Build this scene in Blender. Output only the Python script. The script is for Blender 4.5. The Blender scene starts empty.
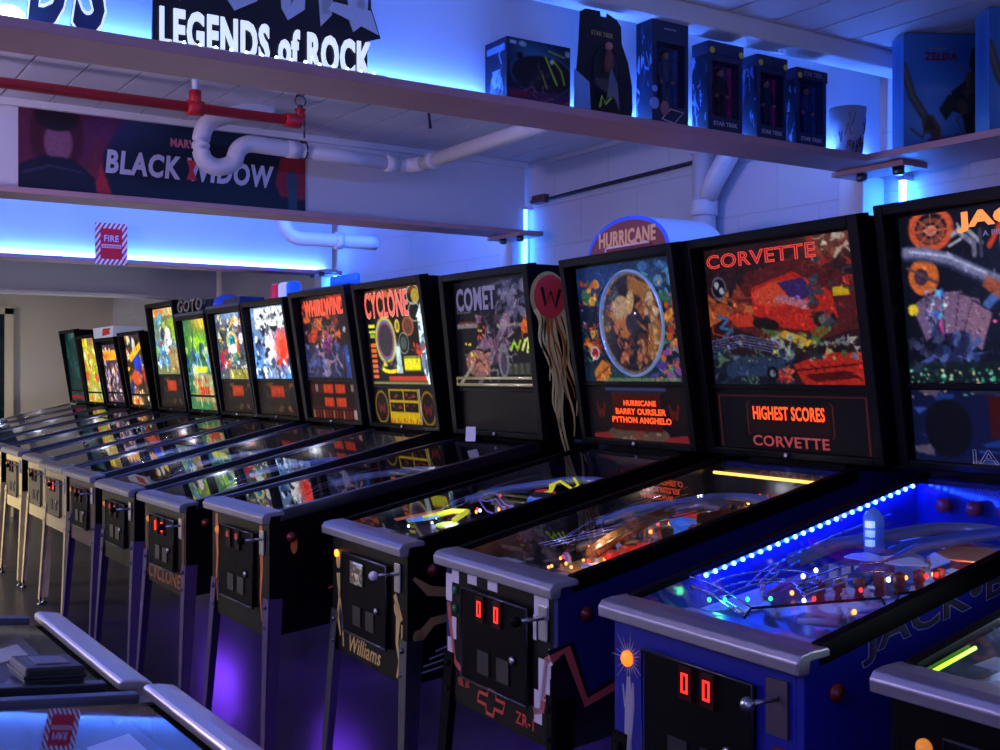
import bpy, math, random
import numpy as np
from mathutils import Vector, Matrix
R = math.radians
D0 = bpy.data
COL = bpy.context.scene.collection
rnd = random.Random(7)

# ------------------------------------------------------------------ materials
def lin(c):
    return tuple(((v/12.92) if v <= .04045 else ((v+.055)/1.055)**2.4) for v in [q/255. for q in c[:3]]) + (1.,)
MC = {}
def mat(name, col=(128,128,128), rough=.5, metal=0., emit=0., noise=0., nscale=8., spec=.5, bump=0., coat=0., ecol=None):
    key = name
    if key in MC: return MC[key]
    m = D0.materials.new(name); m.use_nodes = True
    nt = m.node_tree; b = nt.nodes['Principled BSDF']
    c = lin(col)
    b.inputs['Base Color'].default_value = c
    b.inputs['Roughness'].default_value = rough
    b.inputs['Metallic'].default_value = metal
    b.inputs['Specular IOR Level'].default_value = spec
    b.inputs['Coat Weight'].default_value = coat
    if emit:
        b.inputs['Emission Color'].default_value = lin(ecol) if ecol else c
        b.inputs['Emission Strength'].default_value = emit
    tc = nt.nodes.new('ShaderNodeTexCoord')
    if noise:
        n = nt.nodes.new('ShaderNodeTexNoise'); n.inputs['Scale'].default_value = nscale; n.inputs['Detail'].default_value = 5
        nt.links.new(tc.outputs['Object'], n.inputs['Vector'])
        mx = nt.nodes.new('ShaderNodeMix'); mx.data_type = 'RGBA'
        mx.inputs[6].default_value = tuple(v*(1-noise) for v in c[:3])+(1,)
        mx.inputs[7].default_value = tuple(min(1, v*(1+noise)) for v in c[:3])+(1,)
        nt.links.new(n.outputs['Fac'], mx.inputs[0]); nt.links.new(mx.outputs[2], b.inputs['Base Color'])
        if bump:
            bp = nt.nodes.new('ShaderNodeBump'); bp.inputs['Strength'].default_value = bump; bp.inputs['Distance'].default_value = .003
            nt.links.new(n.outputs['Fac'], bp.inputs['Height']); nt.links.new(bp.outputs['Normal'], b.inputs['Normal'])
    MC[key] = m
    return m
def paint_mat(name, emit=0., rough=.5, base=1.):
    if name in MC: return MC[name]
    m = D0.materials.new(name); m.use_nodes = True
    nt = m.node_tree; b = nt.nodes['Principled BSDF']
    a = nt.nodes.new('ShaderNodeAttribute'); a.attribute_name = 'art'
    if base == 1.: nt.links.new(a.outputs['Color'], b.inputs['Base Color'])
    else:
        v = nt.nodes.new('ShaderNodeVectorMath'); v.operation = 'SCALE'; v.inputs['Scale'].default_value = base
        nt.links.new(a.outputs['Color'], v.inputs[0]); nt.links.new(v.outputs[0], b.inputs['Base Color'])
    b.inputs['Roughness'].default_value = rough; b.inputs['Specular IOR Level'].default_value = .06 if base < .5 else .3
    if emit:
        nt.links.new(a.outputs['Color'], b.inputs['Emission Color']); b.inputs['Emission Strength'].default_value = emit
    MC[name] = m
    return m
def glass_mat(name, tint=(235,240,255), ior=1.5, rough=.015, boost=1.0, haze=0.):
    if name in MC: return MC[name]
    m = D0.materials.new(name); m.use_nodes = True
    nt = m.node_tree; nt.nodes.clear()
    o = nt.nodes.new('ShaderNodeOutputMaterial'); mx = nt.nodes.new('ShaderNodeMixShader')
    t = nt.nodes.new('ShaderNodeBsdfTransparent'); t.inputs[0].default_value = lin(tint)
    g = nt.nodes.new('ShaderNodeBsdfGlossy'); g.inputs['Roughness'].default_value = rough
    f = nt.nodes.new('ShaderNodeFresnel'); f.inputs['IOR'].default_value = ior
    ge = nt.nodes.new('ShaderNodeNewGeometry'); sb = nt.nodes.new('ShaderNodeMath'); sb.operation = 'SUBTRACT'; sb.inputs[0].default_value = 1.
    ml = nt.nodes.new('ShaderNodeMath'); ml.operation = 'MULTIPLY'; ml.inputs[1].default_value = 1.
    nt.links.new(ge.outputs['Backfacing'], sb.inputs[1]); nt.links.new(sb.outputs[0], ml.inputs[1]); nt.links.new(f.outputs[0], ml.inputs[0])
    nt.links.new(ml.outputs[0], mx.inputs[0])
    nt.links.new(t.outputs[0], mx.inputs[1]); nt.links.new(g.outputs[0], mx.inputs[2])
    nt.links.new(mx.outputs[0], o.inputs[0])
    MC[name] = m
    return m

# ------------------------------------------------------------------ mesh builder
class MB:
    def __init__(s): s.v = []; s.f = []; s.sm = []
    def add(s, vs, fs, smooth=False):
        o = len(s.v); s.v += [tuple(v) for v in vs]
        for f in fs: s.f.append(tuple(i+o for i in f)); s.sm.append(smooth)
        return s
    def box(s, x0, x1, y0, y1, z0, z1):
        vs = [(x, y, z) for z in (z0, z1) for y in (y0, y1) for x in (x0, x1)]
        return s.add(vs, [(0,2,3,1),(4,5,7,6),(0,1,5,4),(2,6,7,3),(0,4,6,2),(1,3,7,5)])
    def prism(s, prof, a0, a1, axis='x'):
        n = len(prof)
        def q(a, p):
            return (a, p[0], p[1]) if axis == 'x' else ((p[0], a, p[1]) if axis == 'y' else (p[0], p[1], a))
        vs = [q(a0, p) for p in prof]+[q(a1, p) for p in prof]
        fs = [tuple(range(n))[::-1], tuple(range(n, 2*n))]+[(i, (i+1) % n, n+(i+1) % n, n+i) for i in range(n)]
        return s.add(vs, fs)
    def hexa(s, p):   # 8 points: bottom 4, top 4
        return s.add(p, [(0,3,2,1),(4,5,6,7),(0,1,5,4),(1,2,6,5),(2,3,7,6),(3,0,4,7)])
    def lathe(s, prof, c=(0,0,0), n=20, axis='z', sx=1., sy=1.):
        vs = []; m = len(prof)
        for i in range(n):
            a = 2*math.pi*i/n
            for r, h in prof:
                p = (r*math.cos(a)*sx, r*math.sin(a)*sy, h)
                if axis == 'y': p = (p[0], -p[2], p[1])
                if axis == 'x': p = (p[2], p[0], p[1])
                vs.append((p[0]+c[0], p[1]+c[1], p[2]+c[2]))
        fs = []
        for i in range(n):
            j = (i+1) % n
            for k in range(m-1): fs.append((i*m+k, j*m+k, j*m+k+1, i*m+k+1))
        o = len(s.v)
        s.add(vs, fs, True)
        if prof[0][0] > 1e-6: s.f.append(tuple(o+i*m for i in range(n))[::-1]); s.sm.append(False)
        if prof[-1][0] > 1e-6: s.f.append(tuple(o+i*m+m-1 for i in range(n))); s.sm.append(False)
        return s
    def cyl(s, p0, p1, r, n=14, r1=None):
        return s.tube([p0, p1], r, n, r1=r1)
    def tube(s, pts, r, n=10, r1=None, closed=False):
        P = [Vector(p) for p in pts]; vs = []; m = len(P)
        up = Vector((0, 0, 1))
        for i, p in enumerate(P):
            if closed: d = P[(i+1) % m]-P[i-1]
            else: d = (P[min(i+1, m-1)]-P[max(i-1, 0)])
            d.normalize()
            a = d.cross(up)
            if a.length < .05: a = d.cross(Vector((1, 0, 0)))
            a.normalize(); b = a.cross(d); b.normalize()
            rr = r if r1 is None else r+(r1-r)*i/(m-1)
            for k in range(n):
                t = 2*math.pi*k/n
                vs.append(p+a*math.cos(t)*rr+b*math.sin(t)*rr)
        fs = []
        for i in range(m if closed else m-1):
            i2 = (i+1) % m
            for k in range(n): fs.append((i*n+k, i*n+(k+1) % n, i2*n+(k+1) % n, i2*n+k))
        o = len(s.v); s.add(vs, fs, True)
        if not closed:
            s.f.append(tuple(o+k for k in range(n))[::-1]); s.sm.append(False)
            s.f.append(tuple(o+(m-1)*n+k for k in range(n))); s.sm.append(False)
        return s
    def ball(s, c, r, n=12, sz=1.):
        prof = [(r*math.sin(math.pi*i/8), -r*sz*math.cos(math.pi*i/8)) for i in range(9)]
        prof[0] = (1e-7, prof[0][1]); prof[-1] = (1e-7, prof[-1][1])
        return s.lathe(prof, c, n)
    def xf(s, M):
        s.v = [tuple(M @ Vector(v)) for v in s.v]; return s
    def build(s, name, m, parent=None, bevel=0., loc=None):
        me = D0.meshes.new(name); me.from_pydata(s.v, [], s.f); me.update()
        if any(s.sm): me.polygons.foreach_set('use_smooth', s.sm)
        if m: me.materials.append(m)
        o = D0.objects.new(name, me); COL.objects.link(o)
        if parent: o.parent = parent
        if loc: o.location = loc
        if bevel:
            b = o.modifiers.new('bevel', 'BEVEL'); b.width = bevel; b.segments = 2; b.limit_method = 'ANGLE'; b.angle_limit = R(40)
        return o
def tag(o, label=None, cat=None, group=None, kind=None):
    if label: o['label'] = label
    if cat: o['category'] = cat
    if group: o['group'] = group
    if kind: o['kind'] = kind
    return o
def empty(name, loc, rz=0., label=None, cat=None, group=None):
    o = D0.objects.new(name, None); COL.objects.link(o); o.location = loc; o.rotation_euler = (0, 0, rz)
    o.empty_display_size = .1
    return tag(o, label, cat, group)
def frame(o, right, up):
    r = Vector(right).normalized(); u = Vector(up).normalized(); n = r.cross(u)
    M = Matrix.Identity(4)
    for i in range(3):
        M[i][0] = r[i]; M[i][1] = u[i]; M[i][2] = n[i]; M[i][3] = o[i]
    return M
def text(name, s, w, h, M, m, parent=None, depth=.001, bold=.02, shear=0., outline=None, space=1.06):
    cu = D0.curves.new(name, 'FONT'); cu.body = s; cu.offset = bold; cu.shear = shear; cu.resolution_u = 3; cu.fill_mode = 'NONE' if outline else 'BOTH'
    if outline: cu.bevel_depth = outline; cu.bevel_resolution = 0
    cu.extrude = .01 if not outline else 0.; cu.space_character = space
    cu.align_x = 'LEFT'
    t = D0.objects.new('tmp', cu)
    me = D0.meshes.new_from_object(t); D0.objects.remove(t); D0.curves.remove(cu)
    n = len(me.vertices); a = np.empty(n*3); me.vertices.foreach_get('co', a); a = a.reshape(-1, 3)
    lo = a.min(0); hi = a.max(0)
    a[:, 0] = (a[:, 0]-(lo[0]+hi[0])/2)*w/(hi[0]-lo[0]); a[:, 1] = (a[:, 1]-(lo[1]+hi[1])/2)*h/(hi[1]-lo[1])
    a[:, 2] = (a[:, 2]-lo[2])*depth/max(hi[2]-lo[2], 1e-6)
    m4 = np.array(M); a = a @ m4[:3, :3].T+m4[:3, 3]
    me.vertices.foreach_set('co', a.ravel()); me.update(); me.name = name
    me.materials.clear(); me.materials.append(m)
    o = D0.objects.new(name, me); COL.objects.link(o)
    if parent: o.parent = parent
    return o
def flat(name, pts, M, m, parent=None, d=.0012, mb=None):
    """polygon(s) in the plane of M, extruded by d"""
    b = mb or MB()
    if not isinstance(pts[0][0], (tuple, list)): pts = [pts]
    for P in pts:
        n = len(P); vs = [M @ Vector((p[0], p[1], 0)) for p in P]+[M @ Vector((p[0], p[1], d)) for p in P]
        b.add(vs, [tuple(range(n))[::-1], tuple(range(n, 2*n))]+[(i, (i+1) % n, n+(i+1) % n, n+i) for i in range(n)])
    return b.build(name, m, parent) if not mb else b
def ribbon(pts, w):
    """list of quads along a polyline, in plane coordinates"""
    out = []
    L = []; Rr = []
    for i, p in enumerate(pts):
        a = pts[max(i-1, 0)]; c = pts[min(i+1, len(pts)-1)]
        dx, dy = c[0]-a[0], c[1]-a[1]; l = math.hypot(dx, dy) or 1
        ww = w[i] if isinstance(w, list) else w
        L.append((p[0]-dy/l*ww/2, p[1]+dx/l*ww/2)); Rr.append((p[0]+dy/l*ww/2, p[1]-dx/l*ww/2))
    for i in range(len(pts)-1): out.append([L[i], Rr[i], Rr[i+1], L[i+1]])
    return out
def circ(cx, cy, rx, ry=None, n=28):
    ry = ry or rx
    return [(cx+rx*math.cos(2*math.pi*i/n), cy+ry*math.sin(2*math.pi*i/n)) for i in range(n)]

# ------------------------------------------------------------------ painted canvases
class Cv:
    def __init__(s, w, h, bg=(0,0,0)):
        s.w, s.h = w, h
        s.a = np.zeros((h, w, 3)); s.a[:] = bg
        s.X, s.Y = np.meshgrid((np.arange(w)+.5)/w, (np.arange(h)+.5)/h)
        s.r = np.random.RandomState(3)
    def put(s, m, col, al=1.):
        m = np.clip(m, 0, 1)[..., None]*al
        s.a = s.a*(1-m)+np.array(col[:3], float)*m
        return s
    def grad(s, c0, c1, y0=0., y1=1.):
        t = np.clip((s.Y-y0)/(y1-y0), 0, 1)[..., None]
        s.a = np.array(c0, float)*(1-t)+np.array(c1, float)*t; return s
    def ell(s, cx, cy, rx, ry, col, rot=0., ring=0., al=1., soft=.08):
        c, n = math.cos(rot), math.sin(rot)
        dx, dy = s.X-cx, s.Y-cy
        q = np.sqrt(((dx*c+dy*n)/rx)**2+((-dx*n+dy*c)/ry)**2)
        m = np.clip((1-q)/soft+.5, 0, 1)
        if ring: m = m*np.clip((q-(1-ring))/soft+.5, 0, 1)
        return s.put(m, col, al)
    def glow(s, cx, cy, rx, ry, col, al=1.):
        q = ((s.X-cx)/rx)**2+((s.Y-cy)/ry)**2
        return s.put(np.exp(-q*1.5), col, al)
    def poly(s, pts, col, al=1.):
        ins = np.zeros(s.X.shape, bool); n = len(pts)
        for i in range(n):
            x0, y0 = pts[i]; x1, y1 = pts[(i+1) % n]
            if y0 == y1: continue
            c = ((y0 > s.Y) != (y1 > s.Y)) & (s.X < (x1-x0)*(s.Y-y0)/(y1-y0)+x0)
            ins ^= c
        return s.put(ins.astype(float), col, al)
    def rect(s, x0, y0, x1, y1, col, al=1.): return s.poly([(x0,y0),(x1,y0),(x1,y1),(x0,y1)], col, al)
    def line(s, pts, w, col, al=1.):
        m = np.zeros(s.X.shape)
        for (x0, y0), (x1, y1) in zip(pts[:-1], pts[1:]):
            dx, dy = x1-x0, y1-y0; l = dx*dx+dy*dy or 1e-9
            t = np.clip(((s.X-x0)*dx+(s.Y-y0)*dy)/l, 0, 1)
            d = np.hypot(s.X-x0-t*dx, s.Y-y0-t*dy)
            m = np.maximum(m, np.clip((w-d)/(w*.5)+.3, 0, 1))
        return s.put(m, col, al)
    def scatter(s, n, pal, reg=(0,0,1,1), size=(.02,.06), seed=0, al=.9, kinds='epl'):
        r = random.Random(seed)
        for _ in range(n):
            x = r.uniform(reg[0], reg[2]); y = r.uniform(reg[1], reg[3]); z = r.uniform(*size); c = r.choice(pal); k = r.choice(kinds)
            if k == 'e': s.ell(x, y, z*r.uniform(.4, 1), z*r.uniform(.4, 1.2), c, r.uniform(0, 3), al=al)
            elif k == 'p':
                a0 = r.uniform(0, 6); s.poly([(x+z*math.cos(a0+i*2*math.pi/3+r.uniform(-.5, .5)), y+z*math.sin(a0+i*2*math.pi/3)) for i in range(3)], c, al)
            elif k == 's': s.glow(x, y, z*.5, z*.5, c, al)
            else:
                a0 = r.uniform(0, 6); a1 = a0+r.uniform(-1, 1)
                s.line([(x, y), (x+z*1.2*math.cos(a0), y+z*1.2*math.sin(a0)), (x+z*2*math.cos(a1), y+z*2*math.sin(a1))], z*.13, c, al)
        return s
    def hatch(s, f, ang, col, al=.3, reg=None, duty=.5):
        q = np.sin((s.X*math.cos(ang)+s.Y*math.sin(ang))*f*2*math.pi)
        m = (q > (1-2*duty)).astype(float)
        if reg: m = m*((s.X > reg[0]) & (s.X < reg[2]) & (s.Y > reg[1]) & (s.Y < reg[3]))
        return s.put(m, col, al)
    def grain(s, a=.25, cell=3, seed=1):
        r = np.random.RandomState(seed)
        n = r.rand(s.h//cell+2, s.w//cell+2)
        n = np.kron(n, np.ones((cell, cell)))[:s.h, :s.w]
        n2 = r.rand(s.h, s.w)
        s.a *= (1+(n*.7+n2*.3-.5)*2*a)[..., None]; return s
    def detail(s, n, size=.03, seed=1, lo=.45, hi=1.7):
        r = random.Random(seed); x1 = float(s.X.max())
        for _ in range(n):
            x, y = r.uniform(0, min(1, x1)), r.uniform(0, 1); i = min(s.w-1, int(x/x1*s.w)); j = min(s.h-1, int(y*s.h))
            k = r.uniform(lo, hi); c = [min(255, v*k+4) for v in s.a[j, i]]; a = r.uniform(0, 6); z = r.uniform(.4, 1.2)*size
            X0, X1 = x-2*z, x+2*z
            i0, i1 = max(0, int(X0/x1*s.w)), min(s.w, int(X1/x1*s.w)+2); j0, j1 = max(0, int((y-2*z)*s.h)), min(s.h, int((y+2*z)*s.h)+2)
            sub = Cv.__new__(Cv); sub.w, sub.h = i1-i0, j1-j0; sub.a = s.a[j0:j1, i0:i1]; sub.X = s.X[j0:j1, i0:i1]; sub.Y = s.Y[j0:j1, i0:i1]
            if r.random() < .35: sub.ell(x, y, z*.7, z*.35, c, a, al=.8)
            else: sub.line([(x-z*math.cos(a), y-z*math.sin(a)), (x, y), (x+z*math.cos(a+r.uniform(-1, 1)), y+z*math.sin(a+.5))], z*.12+.002, c, .85)
            s.a[j0:j1, i0:i1] = sub.a
        return s
    def blur(s, n=1):
        for _ in range(n):
            p = np.pad(s.a, ((1,1),(1,1),(0,0)), 'edge')
            s.a = (p[:-2,1:-1]+p[2:,1:-1]+p[1:-1,:-2]+p[1:-1,2:]+2*p[1:-1,1:-1])/6
        return s
def painted(name, cv, M, w, h, m, parent=None, skirt=.0, warp=None, disc=False):
    """grid with one vertex per canvas pixel, colour stored as an attribute; M maps (x right, y up, z out), origin at its centre; skirt gives it thickness"""
    W, H = cv.w, cv.h
    xs = np.linspace(-w/2, w/2, W); ys = np.linspace(h/2, -h/2, H)
    X, Y = np.meshgrid(xs, ys)
    Z = np.zeros_like(X) if warp is None else warp(X, Y)
    a = np.stack([X, Y, Z], -1).reshape(-1, 3)
    m4 = np.array(M); a = a @ m4[:3, :3].T+m4[:3, 3]
    idx = np.arange(W*H).reshape(H, W)
    q = np.stack([idx[:-1, :-1], idx[1:, :-1], idx[1:, 1:], idx[:-1, 1:]], -1).reshape(-1, 4)
    if disc:
        qx = (X/(w/2))**2+(Y/(h/2))**2; q = q[(qx.ravel()[q[:, 0]] < 1)]
    c = np.clip(cv.a, 0, 255)/255.
    c = np.where(c <= .04045, c/12.92, ((c+.055)/1.055)**2.4).reshape(-1, 3)
    n0 = W*H
    if skirt:
        cor = np.array([[-w/2, h/2, 0], [-w/2, -h/2, 0], [w/2, -h/2, 0], [w/2, h/2, 0], [-w/2, h/2, -skirt], [-w/2, -h/2, -skirt], [w/2, -h/2, -skirt], [w/2, h/2, -skirt]])
        cor = cor @ m4[:3, :3].T+m4[:3, 3]
        a = np.vstack([a, cor]); k = n0
        q = np.vstack([q, [[k,k+4,k+5,k+1],[k+1,k+5,k+6,k+2],[k+2,k+6,k+7,k+3],[k+3,k+7,k+4,k],[k+4,k+7,k+6,k+5]]])
        c = np.vstack([c, np.tile(c.reshape(H, W, 3)[0, 0]*.6, (8, 1))])
    me = D0.meshes.new(name)
    me.vertices.add(len(a)); me.vertices.foreach_set('co', a.ravel())
    me.loops.add(len(q)*4); me.loops.foreach_set('vertex_index', q.ravel())
    me.polygons.add(len(q)); me.polygons.foreach_set('loop_start', np.arange(len(q))*4)
    me.update(calc_edges=True)
    at = me.attributes.new('art', 'FLOAT_COLOR', 'POINT')
    at.data.foreach_set('color', np.hstack([c, np.ones((len(c), 1))]).astype(np.float32).ravel())
    me.materials.append(m)
    o = D0.objects.new(name, me); COL.objects.link(o)
    if parent: o.parent = parent
    return o

# shared materials
BLACK = mat('black_laminate', (7,7,11), .38, noise=.3, nscale=14, spec=.1)
BLACKM = mat('black_matte', (6,6,9), .6, spec=.06)
CHROME = mat('brushed_steel', (168,170,180), .3, 1., noise=.12, nscale=30)
CHROMED = mat('dark_steel', (92,94,108), .35, 1., noise=.2, nscale=22)
LOCKM = mat('lockdown_steel', (150,150,165), .42, .85, noise=.1, nscale=40)
WIRE = mat('wire_steel', (190,190,200), .22, 1.)
REDP = mat('red_plastic', (96,8,14), .4)
REDL = mat('red_lamp', (255,40,30), .4, emit=2.2)
REDD = mat('red_window', (34,4,6), .5, emit=.2, spec=.1)
AMBER = mat('amber_lamp', (255,150,50), .4, emit=3.)
ORANGE_DOT = mat('orange_display', (255,78,22), .5, emit=1.5)
DARKRED = mat('dark_red_display', (22,4,4), .5, emit=.05, spec=.1)
WHITEP = mat('white_plastic', (205,205,215), .4)
GLASS = glass_mat('tempered_glass', ior=1.5)
AGLASS = glass_mat('coated_glass', ior=1.22)
PAINT = paint_mat('printed_art', 0., .4)
BACKLIT = paint_mat('backlit_art', 1.15, .25, .25)
BACKLIT_HOT = paint_mat('bright_backlit_art', 2.0, .25, .25)
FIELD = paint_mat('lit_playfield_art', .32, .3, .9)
LIGHT_W = mat('white_bulb', (235,240,255), .4, emit=6.)
LIGHT_O = mat('orange_bulb', (255,140,50), .4, emit=5.)
LIGHT_R = mat('red_bulb', (255,40,40), .4, emit=4.)
LIGHT_G = mat('green_bulb', (60,255,110), .4, emit=3.)
LIGHT_B = mat('blue_bulb', (150,190,255), .4, emit=9.)
BULBS = dict(w=LIGHT_W, o=LIGHT_O, r=LIGHT_R, g=LIGHT_G, b=LIGHT_B)

# ------------------------------------------------------------------ the room
YW = 3.2; ZC = 2.42; XE = -12.2; XN = 2.2; YN = -3.2
def wall_mat(name, col, rough=.6, joints=True, mortar=.88):
    m = D0.materials.new(name); m.use_nodes = True
    nt = m.node_tree; b = nt.nodes['Principled BSDF']; b.inputs['Roughness'].default_value = rough
    tc = nt.nodes.new('ShaderNodeTexCoord'); sp = nt.nodes.new('ShaderNodeSeparateXYZ'); cb = nt.nodes.new('ShaderNodeCombineXYZ')
    ad = nt.nodes.new('ShaderNodeMath'); ad.operation = 'ADD'
    nt.links.new(tc.outputs['Object'], sp.inputs[0]); nt.links.new(sp.outputs[0], ad.inputs[0]); nt.links.new(sp.outputs[1], ad.inputs[1])
    nt.links.new(ad.outputs[0], cb.inputs[0]); nt.links.new(sp.outputs[2], cb.inputs[1])
    br = nt.nodes.new('ShaderNodeTexBrick'); br.inputs['Scale'].default_value = 1.
    br.inputs['Brick Width'].default_value = .4; br.inputs['Row Height'].default_value = .2; br.inputs['Mortar Size'].default_value = .004; br.inputs['Mortar Smooth'].default_value = .4
    c = lin(col)
    br.inputs['Color1'].default_value = c; br.inputs['Color2'].default_value = tuple(v*.97 for v in c[:3])+(1,)
    br.inputs['Mortar'].default_value = tuple(v*mortar for v in c[:3])+(1,)
    nt.links.new(cb.outputs[0], br.inputs['Vector'])
    n = nt.nodes.new('ShaderNodeTexNoise'); n.inputs['Scale'].default_value = 3.; n.inputs['Detail'].default_value = 6
    nt.links.new(tc.outputs['Object'], n.inputs['Vector'])
    mx = nt.nodes.new('ShaderNodeMix'); mx.data_type = 'RGBA'; mx.blend_type = 'MULTIPLY'; mx.inputs[0].default_value = .25
    nt.links.new(br.outputs['Color'], mx.inputs[6]); nt.links.new(n.outputs['Color'], mx.inputs[7])
    nt.links.new(mx.outputs[2], b.inputs['Base Color'])
    bp = nt.nodes.new('ShaderNodeBump'); bp.inputs['Strength'].default_value = .5; bp.inputs['Distance'].default_value = .004; bp.invert = True
    nt.links.new(br.outputs['Fac'], bp.inputs['Height']); nt.links.new(bp.outputs['Normal'], b.inputs['Normal'])
    return m
PLASTER = mat('painted_plaster', (205,205,212), .7, noise=.08, nscale=2.)
BEIGE = mat('beige_wall_paint', (196,190,172), .7, noise=.06, nscale=1.5)
PLANKW = mat('white_painted_board', (214,212,214), .6, noise=.07, nscale=5.)
SHELFW = mat('mauve_brown_board', (176,138,148), .5, noise=.12, nscale=9.)
FLOORM = mat('sealed_concrete', (52,50,62), .28, noise=.35, nscale=2.2, bump=.1)
tag(MB().box(XE-.1, XN, YN, YW+.1, -.1, 0).build('floor', FLOORM), 'dark sealed concrete floor under the machines', kind='structure')
tag(MB().box(XE-.1, XN, YW, YW+.1, 0, ZC+.1).build('wall_back', wall_mat('painted_block', (206,206,214))), 'painted block wall behind the row', kind='structure')
tag(MB().box(XE-.1, XE, YN, YW, 0, ZC+.1).build('wall_end', BEIGE), 'beige end wall', kind='structure')
# ceiling: boards running along x with dark gaps
cb = MB(); cb.box(XE-.1, XN, YN, YW, ZC+.02, ZC+.1)
ceil = tag(cb.build('ceiling', mat('ceiling_gap', (20,18,24), .8)), 'white board ceiling with dark seams', kind='structure')
cb = MB(); y = YW-.004; k = 0
while y > YN:
    cb.box(XE, XN, y-.168, y-.004, ZC, ZC+.022); y -= .172; k += 1
cb.build('ceiling_boards', PLANKW, ceil)
# end wall door
dr = D0.objects.new('door_1', None); COL.objects.link(dr); dr.location = (XE, 1.7, 0); tag(dr, 'dark glass door with pale frame in end wall', kind='structure')
JAMB = mat('cream_door_frame', (205,195,165), .5)
b = MB(); b.box(0, .05, .44, .52, 0, 2.06); b.box(0, .05, -.52, -.44, 0, 2.06); b.box(0, .05, -.52, .52, 2.0, 2.08); b.build('door_frame', JAMB, dr)
b = MB(); b.box(.005, .03, -.44, .44, 0, 2.0); b.build('door_glass', mat('dark_green_glass', (14,36,40), .1), dr)

XS = [-2.35, -4.44, -6.63, -8.80]
ZB = [2.048, 2.048, 2.026, 1.985]
def beam(i, x, y0=-2.8, y1=3.16):
    z0 = ZB[i]
    o = MB().box(x-.175, x-.155, y0, y1, z0+.022, ZC).build('beam_panel_%d' % i, PLASTER)
    o.name = 'trim_%d' % (i*3+1); tag(o, 'white boxed beam panel above a board shelf', kind='structure')
    o = MB().box(x-.18, x, y0, y1, z0, z0+.022).build('trim_%d' % (i*3+2), SHELFW if i < 3 else PLANKW, bevel=.002); tag(o, 'brown board ledge under a beam', kind='structure')
    o = MB().box(x-.155, x-.13, y0, y1, ZC-.028, ZC).build('trim_%d' % (i*3+3), PLANKW, bevel=.003); tag(o, 'white batten where beam meets ceiling', kind='structure')
    if i == 3: return
    p = MB(); p.box(x-.27, x-.17, 3.09, YW, 0, z0)
    o = p.build('trim_%d' % (i+20), PLASTER, bevel=.004); tag(o, 'slim post against the back wall holding a beam end', kind='structure')
for i, x in enumerate(XS): beam(i, x)
# joist / cornice in front of nearest beam
tag(MB().box(-2.465, -2.375, YN, YW, ZC-.058, ZC).build('trim_30', PLANKW, bevel=.006), 'white joist along the ceiling near the first beam', kind='structure')
o = MB().box(-2.35, 1.2, 2.9, YW, 2.048, 2.07).build('wall_shelf', SHELFW, bevel=.002)
tag(o, 'brown board shelf on the back wall holding blue boxes', 'shelf')

# --- lights -----------------------------------------------------------
def area(name, loc, rot, sx, sy, power, col, parent=None):
    l = D0.lights.new(name, 'AREA'); l.shape = 'RECTANGLE'; l.size = sx; l.size_y = sy; l.energy = power; l.color = col
    o = D0.objects.new(name, l); COL.objects.link(o); o.location = loc; o.rotation_euler = rot
    if parent: o.parent = parent
    return o
BL = (.055, .185, 1.0)
LEDM = mat('blue_led_diffuser', (120,190,255), .4, emit=5.)
def led(i, x, y0, y1, power, lab):
    t = empty('led_strip', (x-.14, (y0+y1)/2, (ZB[i]+.023) if i < 3 else 2.071), 0, lab, 'led strip', 'blue led strips on the ledges')
    L = y1-y0
    MB().box(-.009, .009, -L/2, L/2, 0, .007).build('diffuser', LEDM, t)
    area('led_light', (0, 0, .012), (math.pi, R(0), 0), .02, L, power, BL, t)
    return t
led(0, XS[0], -2.5, 3.1, 40, 'blue led strip glowing behind the boxes on the nearest ledge')
led(2, XS[2], -2.5, 3.1, 55, 'bright blue led strip on the ledge behind the fire notice')
# vertical tubes on the back wall
def tube(x, z0, z1, em, lab):
    t = empty('light_tube', (x, 3.165, (z0+z1)/2), 0, lab, 'light tube', 'short blue white tubes on the back wall')
    MB().cyl((0, 0, -(z1-z0)/2), (0, 0, (z1-z0)/2), .012, 12).build('tube', mat('blue_white_tube_%d' % em, (50,125,255), .4, emit=em), t)
    for s in (-1, 1): MB().box(-.014, .014, -.014, .036, s*(z1-z0)/2-.008, s*(z1-z0)/2+.008).build('end_cap', WHITEP, t)
tube(-2.42, 1.84, 2.03, 45, 'glowing tube on back wall above the rightmost machine')
tube(-4.60, 1.78, 2.20, 20, 'tall narrow glowing tube at the end of the banner beam')
tube(-6.74, 1.80, 2.04, 45, 'distant glowing tube where the fire notice ledge meets the wall')
# ------------------------------------------------------------------ end of room block

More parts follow.
